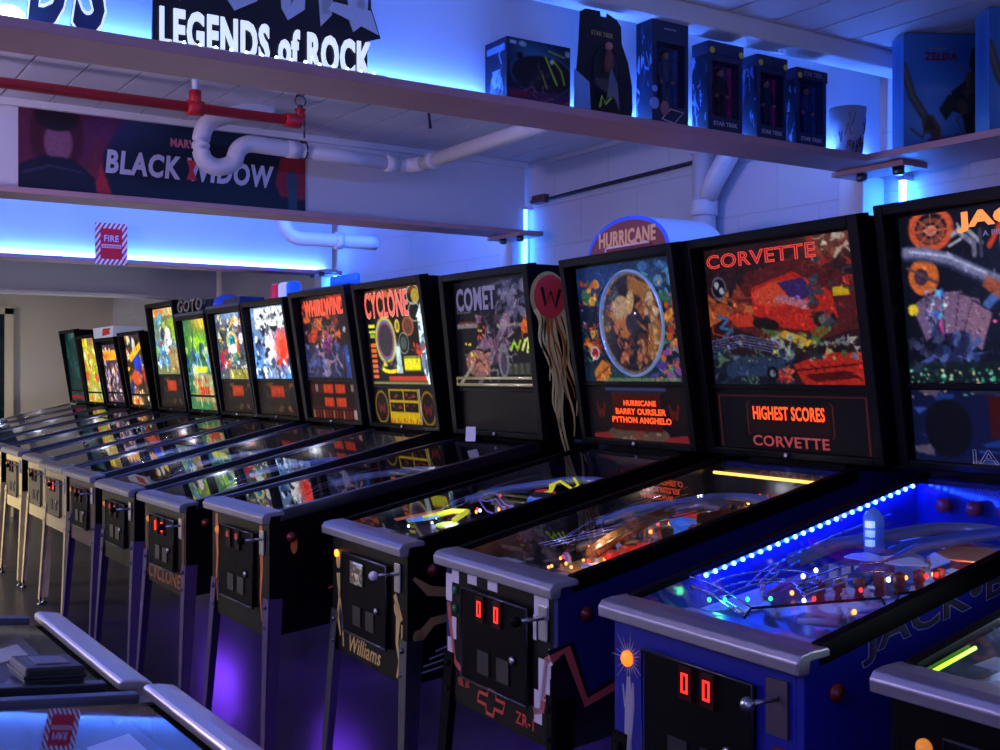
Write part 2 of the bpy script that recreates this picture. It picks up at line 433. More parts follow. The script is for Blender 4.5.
# ------------------------------------------------------------------ pinball machines
def leg_mesh(x, y, sx, sy, zt=.60, zb=.035, splay=.03):
    """angle-section leg outside the cabinet corner (x, y); sx, sy point outwards"""
    b = MB(); t = .004
    def fl(ax):
        vs = []
        for z, w, k in ((zb, .034, 1), (zt, .052, 0)):
            ox = x+sx*(.004+splay*k); oy = y+sy*(.004+splay*k)
            if ax == 'x': vs += [(ox, oy, z), (ox-sx*w, oy, z), (ox-sx*w, oy-sy*t, z), (ox, oy-sy*t, z)]
            else: vs += [(ox, oy, z), (ox, oy-sy*w, z), (ox-sx*t, oy-sy*w, z), (ox-sx*t, oy, z)]
        b.hexa(vs)
    fl('x'); fl('y')
    for z in (zt-.03, zt-.10): b.lathe([(.009, -.004), (.009, .004), (.004, .008)], (x-sx*.025+0, y+sy*.006, z), 8, 'y')
    return b
def seg_zero(w, h, t):
    return [[(-w/2, -h/2), (w/2, -h/2), (w/2, -h/2+t), (-w/2, -h/2+t)], [(-w/2, h/2-t), (w/2, h/2-t), (w/2, h/2), (-w/2, h/2)],
            [(-w/2, -h/2+t), (-w/2+t, -h/2+t), (-w/2+t, h/2-t), (-w/2, h/2-t)], [(w/2-t, -h/2+t), (w/2, -h/2+t), (w/2, h/2-t), (w/2-t, h/2-t)]]

def machine(label, xc, yl, ybb=2.52, w=.74, zt=1.82, zl=.885, body=None, side=None, front=None, legm=None, lock=None, rail=None,
            lean=.11, art=None, panel=None, res=(110, 110), hot=False, glow=.6, lamps=1.7, gx=.055, gt=(.05, .66), pt=(.69, .97), field=None, detail=1, door=True, start=True, lockd=.068, knob=None, caps=None, slotc=(.045,-.02),
            zero=False, extra=None, slope=None, rz=0., wc=.57, nobb=False, fieldart=None, D=None, slots=True, glass=None, zb=.49, inner=None, doorm=None, btn=REDP, fl=None, lampcol=(1,.92,.8)):
    body = body or BLACK; side = side or body; front = front or body; legm = legm or CHROMED; lock = lock or LOCKM; rail = rail or CHROMED
    D = D or ybb-yl; hw = wc/2
    m = slope or (1.12-zl)/(D+.06)
    root = empty('pinball_machine', (xc, yl, 0), rz, label, 'pinball machine')
    Yr = D+.40
    ztop = lambda y: zl-.02+m*y
    # cabinet: sides, floor, front, back, rear shelf
    b = MB()
    prof = [(.02, zb), (.02, ztop(.02)), (D+.10, ztop(D+.10)), (Yr, ztop(D+.10)), (Yr, .62), (D+.05, .60)]
    if not nobb: pass
    b.prism(prof, -hw, -hw+.02); b.prism(prof, hw-.02, hw)
    b.hexa([(-hw+.02, .04, zb+.01), (hw-.02, .04, zb+.01), (hw-.02, Yr-.02, .62), (-hw+.02, Yr-.02, .62), (-hw+.02, .04, zb+.03), (hw-.02, .04, zb+.03), (hw-.02, Yr-.02, .64), (-hw+.02, Yr-.02, .64)])
    b.box(-hw+.02, hw-.02, Yr-.02, Yr, .62, ztop(D+.10)); b.box(-hw+.02, hw-.02, D+.09, Yr-.02, ztop(D+.10)-.02, ztop(D+.10))
    cab = b.build('cabinet', side, root, bevel=.002)
    MB().box(-hw+.02, hw-.02, .02, .04, zb, ztop(.02)).build('front_panel', front, root)
    # lockdown bar
    lw = hw+.017
    prof = [(-.012, zl-.035), (-.014, zl-.012), (-.004, zl+.001), (.02, zl+.006), (lockd-.006, zl+.008), (lockd, zl+.004), (lockd, zl-.008), (.02, zl-.012), (.016, zl-.035)]
    MB().prism(prof, -lw, lw).build('lockdown_bar', lock, root, bevel=.003)
    for s in (-1, 1):
        x0, x1 = sorted((s*(hw-.022), s*(hw+.004)))
        y0, y1 = .06, D+.10
        MB().hexa([(x0, y0, ztop(y0)-.022), (x1, y0, ztop(y0)-.022), (x1, y1, ztop(y1)-.022), (x0, y1, ztop(y1)-.022), (x0, y0, ztop(y0)+.018), (x1, y0, ztop(y0)+.018), (x1, y1, ztop(y1)+.018), (x0, y1, ztop(y1)+.018)]).build('side_rail', rail, root, bevel=.002)
    # glass
    x0 = hw-.024
    g = MB().hexa([(-x0, .06, ztop(.06)+.008), (x0, .06, ztop(.06)+.008), (x0, D+.09, ztop(D+.09)+.008), (-x0, D+.09, ztop(D+.09)+.008), (-x0, .06, ztop(.06)+.011), (x0, .06, ztop(.06)+.011), (x0, D+.09, ztop(D+.09)+.011), (-x0, D+.09, ztop(D+.09)+.011)])
    g.build('playfield_glass', glass or GLASS, root)
    # playfield
    pm = m-.075; pz = lambda y: zl-.075+pm*y
    fp = lambda x, y, h=0.: Vector((x, y, pz(y)+h))
    Lf = (D+.05)-.08
    rng = random.Random(int(abs(xc)*100))
    M = frame(fp(0, .08+Lf/2), (1, 0, 0), (0, 1, pm))
    pal = field or [(40,60,140),(160,40,30),(210,170,60),(30,110,90),(190,190,200)]
    fr = (64, 128) if detail > 1 else (28, 56)
    if fieldart: cv = fieldart()
    else:
        cv = Cv(fr[0], fr[1], tuple(v*.35 for v in pal[0]))
        cv.scatter(26, pal, size=(.05, .2), seed=int(abs(xc)*37), al=.8)
        cv.ell(.5, .62, .16, .08, pal[2]); cv.ell(.5, .62, .1, .05, pal[1])
        for k in range(9): cv.ell(.2+.075*k, .45+.1*math.sin(k), .03, .015, pal[k % len(pal)])
        cv.scatter(30, pal, size=(.01, .04), seed=5, al=.9, kinds='e')
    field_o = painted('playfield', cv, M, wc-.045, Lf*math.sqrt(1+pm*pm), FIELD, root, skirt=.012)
    P = field_o
    b = MB(); h0 = .05
    b.hexa([fp(-.25, .085), fp(.25, .085), fp(.25, .20, .004), fp(-.25, .20, .004), fp(-.25, .085, h0), fp(.25, .085, h0), fp(.20, .20, .02), fp(-.20, .20, .02)])
    b.build('apron', mat('apron_black', (24,24,30), .4), P)
    for s in (-1, 1):
        c = fp(s*.14, .13, .040); MC_ = frame(c, (1, 0, -.0), (0, 1, pm-.2))
        flat('instruction_card', [(-.05, -.03), (.05, -.03), (.05, .03), (-.05, .03)], MC_, mat('card', (190,190,180), .5), P)
        # flipper
        a = fp(s*.105, .30, .018); e = fp(s*.03, .262, .018)
        MB().tube([a, e], .011, 10, r1=.006).build('flipper', mat('flipper_white', (170,178,205), .4), P)
        # slingshot
        b = MB(); tri = [fp(s*.13, .33, .02), fp(s*.17, .36, .02), fp(s*.17, .45, .02)]
        b.tube(tri, .005, 6, closed=True)
        b.add([v+Vector((0, 0, .012)) for v in tri]+[v+Vector((0, 0, .016)) for v in tri], [(0,1,2),(5,4,3),(0,3,4,1),(1,4,5,2),(2,5,3,0)])
        b.build('slingshot', mat('sling_plastic_%d' % int(abs(xc)*10), rng.choice(pal), .3), P)
    def bumper(x, y, c, r=.035):
        o = MB().lathe([(r*.8, 0), (r*.75, .03), (r*1.1, .038), (r*1.15, .045), (r*.9, .055), (1e-6, .06)], tuple(fp(x, y)), 18).build('pop_bumper', c, P)
        return o
    bm = [mat('bumper_cap_%d_%d' % (i, bool(caps)), c, .35, emit=.6 if not caps else .1) for i, c in enumerate(caps or [(200,50,40),(220,180,60),(60,110,210)])]
    for k, (x, y) in enumerate(((-.10, D*.78), (.03, D*.84), (-.02, D*.70))): bumper(x, y, bm[k])
    # wire ramp
    def wire_ramp(pts, wdt=.022, r=.0022, m_=WIRE, name='wire_ramp'):
        b = MB(); L = []; Rr = []
        for i, p in enumerate(pts):
            a = pts[max(i-1, 0)]; c = pts[min(i+1, len(pts)-1)]
            d = Vector((c[0]-a[0], c[1]-a[1], 0)).normalized(); n = Vector((-d.y, d.x, 0))*wdt
            q = fp(*p); L.append(q+n); Rr.append(q-n)
        b.tube(L, r, 6); b.tube(Rr, r, 6); b.tube([v+Vector((0, 0, .02)) for v in L], r, 6)
        for i in range(0, len(L), 2): b.tube([L[i], fp(*pts[i])-Vector((0, 0, .008)), Rr[i]], r, 6)
        return b.build(name, m_, P)
    def chute(pts, wdt, hgt, m_, name='ramp'):
        b = MB(); vs = []; fs = []
        for i, p in enumerate(pts):
            a = pts[max(i-1, 0)]; c = pts[min(i+1, len(pts)-1)]
            d = Vector((c[0]-a[0], c[1]-a[1], 0)).normalized(); n = Vector((-d.y, d.x, 0))
            q = fp(*p); u = Vector((0, 0, 1))
            vs += [q+n*wdt+u*hgt, q+n*wdt, q-n*wdt, q-n*wdt+u*hgt, q-n*(wdt-.003)+u*hgt, q-n*(wdt-.003)+u*.003, q+n*(wdt-.003)+u*.003, q+n*(wdt-.003)+u*hgt]
        for i in range(len(pts)-1):
            for k in range(8): fs.append((i*8+k, i*8+(k+1) % 8, (i+1)*8+(k+1) % 8, (i+1)*8+k))
        b.add(vs, fs, True); return b.build(name, m_, P)
    def bulb(x, y, h, kind, r=.006):
        return MB().ball(tuple(fp(x, y, h)), r, 8, 1.2).build('lamp', BULBS[kind], P)
    def post(x, y, c=None, h=.03):
        return MB().lathe([(.006, 0), (.006, h*.4), (.009, h*.45), (.009, h*.65), (.005, h*.7), (.005, h)], tuple(fp(x, y)), 10).build('post', c or WHITEP, P)
    def arc(cx, cy, r0, a0, a1, h0, h1, n=12, ry=None):
        return [(cx+r0*math.cos(R(a0+(a1-a0)*i/n)), cy+(ry or r0)*math.sin(R(a0+(a1-a0)*i/n)), h0+(h1-h0)*i/n) for i in range(n+1)]
    if detail:
        CL = mat('ramp_smoke', (150,160,175), .15, .3)
        chute([(.19, .50, .01), (.19, .62, .03)]+arc(.06, .74, .13, 0, 160, .04, .07)+[(-.19, .60, .06), (-.2, .48, .05)], .024, .022, CL)
        wire_ramp([(-.21, .80, .08), (-.215, .6, .07), (-.21, .42, .05), (-.19, .34, .03)])
        n = 14 if detail > 1 else 5
        kinds = (extra or {}).get('bulbs', 'wwor') if isinstance(extra, dict) else 'wwor'
        for k in range(n): bulb(rng.uniform(-.22, .22), rng.uniform(.35, D-.03), rng.uniform(.01, .05), rng.choice(kinds), .005)
        for k in range(n): post(rng.uniform(-.22, .22), rng.uniform(.35, D-.03))
        for k in range(3): MB().box(-.012, .012, -.003, .003, 0, .03).xf(Matrix.Translation(fp(-.17+.03*k, .58+.01*k))).build('drop_target', mat('target_white', (210,210,190), .4), P)
        for k in range(4 if detail > 1 else 2):
            a = rng.uniform(0, 6); x, y = rng.uniform(-.17, .17), rng.uniform(.5, D-.1); z = .045+.01*k
            r1, r2 = rng.uniform(.05, .08), rng.uniform(.03, .05)
            pts = [(x+r1*math.cos(a+t*1.05)*(1 if t % 2 else .7), y+r2*math.sin(a+t*1.05)*(1 if t % 2 else .8)) for t in range(6)]
            bb = MB(); vs = [fp(p[0], p[1], z) for p in pts]+[fp(p[0], p[1], z+.003) for p in pts]
            bb.add(vs, [tuple(range(6))[::-1], tuple(range(6, 12))]+[(i, (i+1) % 6, 6+(i+1) % 6, 6+i) for i in range(6)])
            bb.build('plastic', mat('plastic_%d_%d' % (int(abs(xc)*10), k % 3), pal[(k+1) % len(pal)], .25, emit=.12), P)
    if lamps:
        for ly in (D*rng.uniform(.35,.5), D*rng.uniform(.7,.9)):
            l = D0.lights.new('lamp_light', 'POINT'); l.energy = lamps; l.color = lampcol; l.shadow_soft_size = .008
            o = D0.objects.new('lamp_light', l); COL.objects.link(o); o.parent = root; o.location = fp(rng.uniform(-.15,.15), ly, .085)
    # interior side walls and backboard
    b = MB()
    for s in (-1, 1):
        x0, x1 = sorted((s*(hw-.0205), s*(hw-.026)))
        b.hexa([(x0, .08, pz(.08)), (x1, .08, pz(.08)), (x1, D+.05, pz(D+.05)), (x0, D+.05, pz(D+.05)), (x0, .08, ztop(.08)+.004), (x1, .08, ztop(.08)+.004), (x1, D+.05, ztop(D+.05)+.004), (x0, D+.05, ztop(D+.05)+.004)])
    b.box(-hw+.026, hw-.026, D+.045, D+.055, pz(D+.05), ztop(D+.05)+.004)
    b.build('playfield_surround', inner or mat('inner_wall', (20,20,28), .25), root)
    # legs
    for sx in (-1, 1):
        for sy, yy, z in ((-1, .02, zb+.13), (1, Yr, .74)):
            lg = leg_mesh(sx*hw, yy, sx, sy, z).build('leg', legm, root)
            MB().lathe([(.02, 0), (.02, .006), (.006, .012), (.006, .05)], (sx*(hw+.022), yy+sy*.022, 0), 12).build('foot', CHROMED, lg)
    # buttons
    for s in (-1, 1):
        MB().lathe([(.018, 0), (.018, .006), (.011, .007), (.011, .012), (1e-6, .014)], (s*hw, .10, ztop(.10)-.085), 16, 'x', ).build('flipper_button', btn, root) if s == 1 else \
        MB().lathe([(.018, 0), (.018, -.002), (.011, -.003), (.011, -.004), (1e-6, -.005)], (s*hw, .10, ztop(.10)-.085), 16, 'x').build('flipper_button', btn, root)
    FM = frame((0, .02, 0), (1, 0, 0), (0, 0, 1))      # plane of the cabinet front
    SM = frame((hw, 0, 0), (0, 1, 0), (0, 0, 1))       # plane of the right side
    if door:
        dm = doorm or (mat('dim_cream_door', (96,88,64), .5) if front is CREAM else BLACKM)
        dz0, dz1 = zb+.085, zl-.085
        dd = MB().box(-.165, .165, .008, .02, dz0, dz1).build('coin_door', dm, root, bevel=.003)
        MB().tube([(-.168, .006, dz0-.003), (.168, .006, dz0-.003), (.168, .006, dz1+.003), (-.168, .006, dz1+.003)], .004, 6, closed=True).build('door_trim', CHROMED, dd)
        for s in (-1, 1):
            if slots:
                z = dz1-.037; c = s*slotc[0]+slotc[1]
                b = MB().box(c-.02, c+.02, .001, .008, z-.034, z+.034); b.build('coin_slot', REDD if zero else DARKRED, dd)
                if zero:
                    flat('slot_lamp', seg_zero(.020, .040, .0045), frame((c, .001, z), (1, 0, 0), (0, 0, 1)), REDL, dd, .002)
                else: MB().box(c-.012, c+.012, -.003, .001, z+.004, z+.024).build('coin_reject_button', mat('reject_red', (140,30,26), .4, emit=.5), dd)
            b = MB().box(s*.05-.03, s*.05+.03, .004, .008, dz0+.03, dz0+.09); b.build('coin_return', mat('return_grey', (40,40,46), .4, .5), dd)
        MB().lathe([(.011, 0), (.011, .008), (.004, .010)], (.10, .008, (dz0+dz1)/2-.02), 14, 'y').build('door_lock', CHROME, dd)
        if start: MB().lathe([(.015, 0), (.015, .006), (.010, .007), (.010, .012), (1e-6, .014)], (-.215, .02, zl-.11), 16, 'y').build('start_button', mat('start_amber', (200,120,40), .4, emit=.8), root)
        b = MB().box(.205, .245, .014, .02, zl-.15, zl-.065); pl = b.build('plunger', CHROME, root, bevel=.002)
        MB().cyl((.225, .014, zl-.095), (.225, -.05, zl-.095), .005).build('plunger_rod', CHROME, pl)
        MB().ball((.225, -.06, zl-.095), .014).build('plunger_knob', knob or BLACKM, pl)
    env = dict(root=root, FM=FM, SM=SM, D=D, hw=hw, zl=zl, zb=zb, ztop=ztop, fp=fp, P=P, wire=wire_ramp, chute=chute, bulb=bulb, post=post, arc=arc, pz=pz, Yr=Yr, w=w, zt=zt, lean=lean, cab=cab)
    if not nobb:
        z0 = 1.132
        b = MB(); prof = [(D+lean+.022, z0), (D+.052, zt), (D+.33, zt), (D+.36, zt-.02), (D+.36, z0)]
        b.prism(prof, -w/2, w/2)
        bx = b.build('backbox', body, root, bevel=.004)
        b = MB().box(-.2, .2, D+.14, D+.34, ztop(D+.10), z0); b.build('backbox_neck', BLACKM, root)
        up = Vector((0, -lean, zt-z0)); L = up.length; up.normalize()
        o = Vector((0, D+lean, z0)); BM = frame(o, (1, 0, 0), up)
        upg = Vector((0, -lean+.03, zt-z0)); Lg = upg.length; upg.normalize(); GM = frame(Vector((0, D+lean+.022, z0)), (1, 0, 0), upg)
        def F(s, t, off=0.): return frame(GM @ Vector(((s-.5)*w, (1-t)*Lg, off)), (1, 0, 0), upg)
        env.update(F=F, L=L, bx=bx)
        b = MB(); fw = gx*w*.72
        for q in ((-w/2, -w/2+fw, 0, L), (w/2-fw, w/2, 0, L), (-w/2+fw, w/2-fw, 0, .022), (-w/2+fw, w/2-fw, L-.03, L), (-w/2+fw, w/2-fw, L*(1-(gt[1]+pt[0])/2)-.008, L*(1-(gt[1]+pt[0])/2)+.008)):
            b.box(q[0], q[1], q[2], q[3], -.05 if q[1]-q[0] < .1 or q[2] > L*.9 or q[2] == 0 else -.04, 0 if q[1]-q[0] < .1 or q[2] > L*.9 or q[2] == 0 else -.02)
        b.xf(BM); b.build('backbox_frame', BLACK, root, bevel=.003)
        cv = (art or art_generic)(res)
        gw = w*(1-2*gx); gh = L*(gt[1]-gt[0])
        a = painted('backglass', cv, F(.5, (gt[0]+gt[1])/2, .003), gw, gh, paint_mat('backlit_art_%d' % int(glow*100), glow, .3, .08), root)
        env.update(bg=a, gw=gw, gh=gh)
        if panel:
            cv = panel(res); a = painted('speaker_panel', cv, F(.5, (pt[0]+pt[1])/2, .003), gw, L*(pt[1]-pt[0]), env.get('pm') or paint_mat('panel_art', .6, .45, .15), root)
            env['sp'] = a
        MB().lathe([(.009, 0), (.009, .006), (.004, .008)], tuple(BM @ Vector((0, .012, .002))), 10, 'y').build('backbox_lock', CHROME, bx)
    if callable(fl): fl(env)
    if not door or True: return env

# ---- art of the single machines
def art_generic(res, seed=1, pal=((200,60,40),(230,190,60),(40,90,200),(240,240,240),(30,140,80)), bg=(30,30,50)):
    c = Cv(res[0], res[1], bg); c.scatter(60, pal, size=(.04, .16), seed=seed); c.scatter(80, pal, size=(.01, .04), seed=seed+1); return c.grain(.15).blur()
def art_car(res):
    c = Cv(*res, bg=(38,22,30)); c.hatch(9, .4, (70,30,34), .5)
    c.rect(.0, 0, 1, .17, (52,26,32)); c.glow(.82, .06, .2, .12, (150,80,60), .8); c.scatter(22, [(150,80,60),(200,60,40),(230,210,190),(60,40,40)], (.72,.0,.99,.2), (.02,.05), 3)
    c.poly([(.3,.2),(.62,.12),(1,.3),(1,.62),(.55,.75),(.1,.55)], (110,34,34), .7)
    c.scatter(14, [(190,80,40),(150,60,40),(210,110,60)], (.03,.3,.3,.5), (.05,.12), 4)
    c.poly([(.32,.31),(.6,.22),(.83,.38),(.86,.55),(.72,.64),(.5,.6),(.32,.5)], (206,44,32))
    c.poly([(.34,.33),(.52,.27),(.62,.4),(.5,.46),(.34,.42)], (232,78,52)); c.poly([(.5,.29),(.66,.27),(.74,.38),(.6,.44)], (62,40,110))
    c.poly([(.5,.37),(.72,.44),(.68,.49),(.46,.41)], (200,120,140)); c.poly([(.28,.47),(.36,.58),(.2,.58),(.13,.5)], (220,60,36))
    c.ell(.4, .57, .09, .045, (30,20,24), .2); c.ell(.78, .56, .07, .06, (40,26,30)); c.ell(.78,.56,.04,.035,(120,110,110))
    c.poly([(.36,.6),(.66,.66),(.8,.57),(.82,.63),(.68,.73),(.42,.66)], (92,112,52))
    c.poly([(.46,.65),(.52,.62),(.7,.7),(.66,.74)], (226,168,44)); c.poly([(.84,.35),(.93,.36),(.94,.41),(.84,.41)], (232,190,30))
    c.ell(.09, .29, .055, .085, (120,110,140)); c.ell(.09, .29, .045, .07, (20,18,30)); c.ell(.075,.265,.018,.025,(200,200,220)); c.ell(.11,.31,.018,.025,(200,200,220))
    c.line([(.02,.45),(.02,.62),(.16,.66)], .006, (200,50,40)); c.line([(.07,.5),(.14,.52),(.08,.58),(.16,.6),(.1,.65)], .012, (70,110,170)); 
    for k in range(5): c.line([(0,.68+.02*k),(.22,.64+.02*k),(.48,.70+.02*k)], .004, (110,130,200))
    c.rect(0, .78, .56, 1, (26,34,58)); c.scatter(60, [(60,80,120),(40,60,100),(110,130,150),(20,24,40),(90,120,90)], (.02,.74,.55,.98), (.02,.07), 5)
    c.poly([(.1,.86),(.2,.8),(.42,.8),(.52,.87),(.52,.94),(.1,.94)], (44,62,96)); c.ell(.42,.92,.04,.05,(16,16,24)); c.ell(.42,.92,.02,.025,(130,140,160))
    c.poly([(.56,.86),(.78,.78),(1,.78),(1,1),(.62,1)], (206,44,32)); c.line([(.58,.9),(.98,.86)], .006, (60,10,14)); c.poly([(.62,.93),(.9,.9),(.96,.95),(.7,.98)], (90,18,20))
    c.scatter(10, [(200,50,50),(230,90,60)], (.44,.9,.54,.99), (.02,.04), 6)
    c.scatter(70, [(200,200,200),(130,140,150),(70,110,60),(200,200,110),(40,50,50)], (.42,.66,.98,.82), (.01,.035), 7)
    c.scatter(24, [(190,230,150),(230,240,120),(210,210,220)], (.15,.64,.9,.84), (.01,.025), 8, kinds='s')
    c.scatter(30, [(170,50,40),(90,40,40),(60,70,90)], (.7,.15,1,.62), (.02,.06), 9)
    c.a *= .82; c.detail(550, .022, 2)
    return c.grain(.22, 2).blur()
def art_wheel(res):
    c = Cv(*res, bg=(18,26,52)); c.glow(.3, .12, .5, .25, (34,70,150), .8); c.glow(.75, .16, .25, .2, (60,90,140), .7); c.glow(.5, .95, .6, .15, (40,90,90), .6)
    o = [(214,96,36),(190,60,40),(232,160,70),(120,50,60),(60,110,90)]
    c.scatter(26, o, (.06,.14,.22,.32), (.02,.05), 1); c.scatter(30, o, (.03,.5,.25,.72), (.02,.06), 2); c.scatter(50, o+[(60,60,110)], (.82,.3,.99,.7), (.02,.06), 3)
    c.scatter(20, [(60,110,180),(40,80,140),(90,150,200)], (.66,.04,.98,.26), (.02,.06), 8)
    c.poly([(.12,.98),(.1,.9),(.2,.8),(.28,.84),(.26,.98)], (206,120,50)); c.line([(.13,.95),(.26,.86)], .008, (120,40,30)); c.ell(.13,.74,.05,.06,(220,190,190)); c.ell(.13,.74,.035,.04,(150,30,40))
    c.scatter(40, [(150,80,170),(230,110,50),(80,60,150),(70,160,110)], (.7,.68,.99,.96), (.02,.06), 4)
    c.rect(.2,.955,.95,.99,(150,170,110),.6)
    c.scatter(40, [(160,200,230),(60,160,110),(220,90,40)], (0,0,1,1), (.006,.014), 6, kinds='e')
    c.a *= .85; c.detail(450, .024, 3)
    return c.grain(.2, 2).blur()
def art_wheel_disc(res):
    c = Cv(*res, bg=(52,42,44)); 
    o = [(206,110,50),(226,150,80),(120,70,50),(60,52,60),(160,90,60),(90,100,110)]
    c.scatter(30, o, (.1,.1,.9,.9), (.05,.14), 11)
    for k in range(16):
        a = k*math.pi/8; c.line([(.5+.13*math.cos(a), .5+.13*math.sin(a)), (.5+.47*math.cos(a), .5+.47*math.sin(a))], .006, (30,24,30))
    c.ell(.5,.5,.49,.49,(210,190,160),ring=.05); c.ell(.5,.5,.4,.4,(70,60,60),ring=.04)
    c.poly([(.5,.04),(.8,.15),(.95,.45),(.94,.7),(.8,.88),(.7,.8),(.8,.5),(.7,.28),(.48,.18)], (226,140,60), .75); c.scatter(16, [(250,200,140),(110,40,30)], (.7,.2,.95,.85), (.03,.06), 5)
    c.ell(.36,.36,.14,.13,(230,176,120)); c.ell(.36,.54,.15,.1,(214,120,60)); c.ell(.5,.5,.09,.1,(60,50,56)); c.ell(.5,.3,.06,.12,(236,180,110),.3)
    c.scatter(30, [(240,130,90),(120,60,50),(40,36,44)], (.25,.6,.7,.9), (.03,.07), 6)
    c.a *= .85; c.detail(300, .03, 4)
    return c.grain(.2, 2).blur()
def art_comet(res):
    c = Cv(*res, bg=(16,15,26)); c.glow(.7, .1, .3, .15, (46,48,90), .6)
    for k in range(7): c.line([(.04,.13-.004*k),(.7,.05-.004*k)], .003, (120,110,120), .35)
    c.rect(.03,.22,.22,.3,(80,82,92)); c.rect(.045,.232,.205,.288,(26,24,30)); c.rect(.02,.4,.3,.44,(150,140,140),.8); c.rect(.04,.38,.36,.4,(150,60,50),.6); c.rect(.55,.42,.95,.45,(190,190,160),.6)
    c.line([(.3,.95),(.78,.2)], .03, (96,84,112)); c.line([(.36,.9),(.82,.22)], .012, (140,130,150))
    c.scatter(50, [(96,60,84),(120,90,120),(60,46,70),(140,120,140)], (.3,.3,.75,.8), (.03,.09), 3)
    c.scatter(30, [(106,100,130),(70,66,100)], (.6,.05,.95,.4), (.03,.08), 4)
    c.ell(.28,.78,.17,.13,(128,84,84),.3); c.ell(.28,.76,.12,.08,(160,104,90),.3); c.line([(.18,.8),(.3,.74),(.4,.82)], .012, (70,40,50)); c.scatter(14, [(90,50,60),(180,120,100)], (.15,.68,.42,.88), (.02,.05), 6)
    c.line([(.02,.97),(.2,.8)], .02, (150,140,120)); c.ell(.62,.75,.07,.16,(110,104,118)); c.ell(.62,.78,.04,.1,(60,56,76))
    c.scatter(8, [(255,90,50),(255,200,80)], (.3,.42,.42,.55), (.012,.02), 5, kinds='e'); c.scatter(10, [(250,220,60),(240,240,120)], (.1,.55,.5,.75), (.008,.016), 9, kinds='e')
    c.scatter(20, [(190,80,40),(230,110,40)], (.86,.4,.98,.52), (.02,.05), 7)
    c.line([(.72,.66),(.76,.58),(.8,.66),(.84,.58)], .014, (150,200,50)); c.line([(.86,.66),(.9,.58),(.95,.56),(.92,.68)], .016, (220,230,120))
    c.rect(.68,.78,.96,.88,(90,96,80),.7); c.hatch(14,0,(30,30,30),.6,(.68,.78,.96,.88)); c.rect(.42,.83,.55,.95,(150,150,150),.5); c.rect(.44,.85,.53,.95,(20,20,24)); c.detail(350, .025, 5)
    return c.grain(.22, 2).blur()
def art_rings(res):
    c = Cv(*res, bg=(16,14,18)); c.rect(.03,.0,.97,.07,(90,40,26)); c.scatter(16, [(190,90,50),(120,60,40)], (.03,0,.6,.07), (.02,.05), 1)
    for i, (k, q) in enumerate((((.30,.53),(.17,.25)), )):
        cx, cy = k; rx, ry = q
        c.ell(cx,cy,rx,ry,(220,200,150),ring=.06); c.ell(cx,cy,rx*.93,ry*.93,(230,190,30),ring=.1); c.ell(cx,cy,rx*.83,ry*.83,(50,120,200),ring=.1); c.ell(cx,cy,rx*.73,ry*.73,(200,60,60),ring=.08); c.ell(cx,cy,rx*.66,ry*.66,(44,42,54))
    c.ell(.34,.83,.15,.05,(232,210,30)); c.ell(.34,.8,.12,.04,(20,18,20)); c.scatter(12,[(210,200,40),(80,80,90)],(.2,.76,.46,.82),(.02,.05),4)
    c.ell(.80,.09,.10,.10,(200,210,180),ring=.1); c.ell(.83,.1,.06,.07,(150,130,40)); c.ell(.80,.26,.09,.1,(190,190,180),ring=.1)
    c.ell(.68,.4,.09,.1,(150,80,50)); c.ell(.68,.4,.07,.08,(90,50,40)); c.ell(.51,.39,.04,.07,(200,180,60)); c.ell(.51,.39,.02,.04,(120,90,30)); c.ell(.59,.57,.08,.11,(140,150,140),ring=.1); c.ell(.59,.57,.05,.07,(60,70,70))
    c.rect(.57,.7,.82,.86,(214,206,30)); c.rect(.57,.7,.82,.73,(120,120,40)); c.rect(.57,.84,.82,.86,(120,110,30)); c.glow(.48,.66,.05,.1,(220,250,255)); c.poly([(.44,.88),(.47,.6),(.52,.6),(.54,.88)],(190,220,220),.8)
    c.rect(.3,.91,.9,.96,(170,50,40)); c.rect(.03,.965,1,1,(110,110,60)); c.poly([(.84,.28),(1,.0),(1,.98),(.92,1),(.84,.8)],(205,225,230)); c.scatter(26,[(60,80,100),(240,250,250),(120,150,160)],(.84,.2,1,.7),(.02,.05),7)
    for k in range(5): c.line([(.84,.86+.03*k-.12),(.9,.8+.03*k-.12),(.9,.9+.03*k-.12),(.97,.78+.03*k-.1)], .008, (60,80,110))
    c.poly([(.74,.55),(.78,.62),(.86,.66),(.8,.7),(.74,.64)],(190,60,40)); c.scatter(14,[(190,50,40),(40,30,30)],(.76,.6,.9,.7),(.02,.04),9)
    for k in range(7): c.rect(.04,.56+.055*k,.13,.6+.055*k,(206,96,30+6*k))
    c.rect(.03,.36,.14,.39,(220,210,50)); c.rect(.03,.42,.14,.45,(180,200,60)); c.rect(.05,.46,.12,.5,(150,160,50))
    return c.grain(.12, 2).blur()
def pan_rings(res):
    c = Cv(res[0], res[1]//3, (18,14,16)); Y = (232,190,20)
    for cx in (.13, .87): c.ell(cx,.5,.11,.44,(190,150,40),ring=.12); c.ell(cx,.5,.085,.36,(26,12,14)); c.line([(cx-.05,.4),(cx-.03,.65),(cx,.45),(cx+.03,.65),(cx+.05,.4)],.014,(120,24,24))
    c.rect(.26,.03,.74,.97,Y); 
    for x in (.28,.51):
        for y, q in ((.06,(190,50,20)),(.36,(120,40,20))): c.rect(x,y,x+.21,y+.24,(26,16,18)); c.scatter(7,[q,(220,90,30),(90,90,80)],(x+.03,y+.06,x+.17,y+.18),(.01,.04),int(x*9+y*7))
    for k in range(14): c.line([(.28+.033*k,.94),(.29+.033*k,.78+.06*(k%3))],.008,(170,60,10))
    c.rect(.745,.0,.765,1,(220,210,190)); c.rect(.965,0,.985,1,(220,210,190))
    return c.grain(.1).blur()
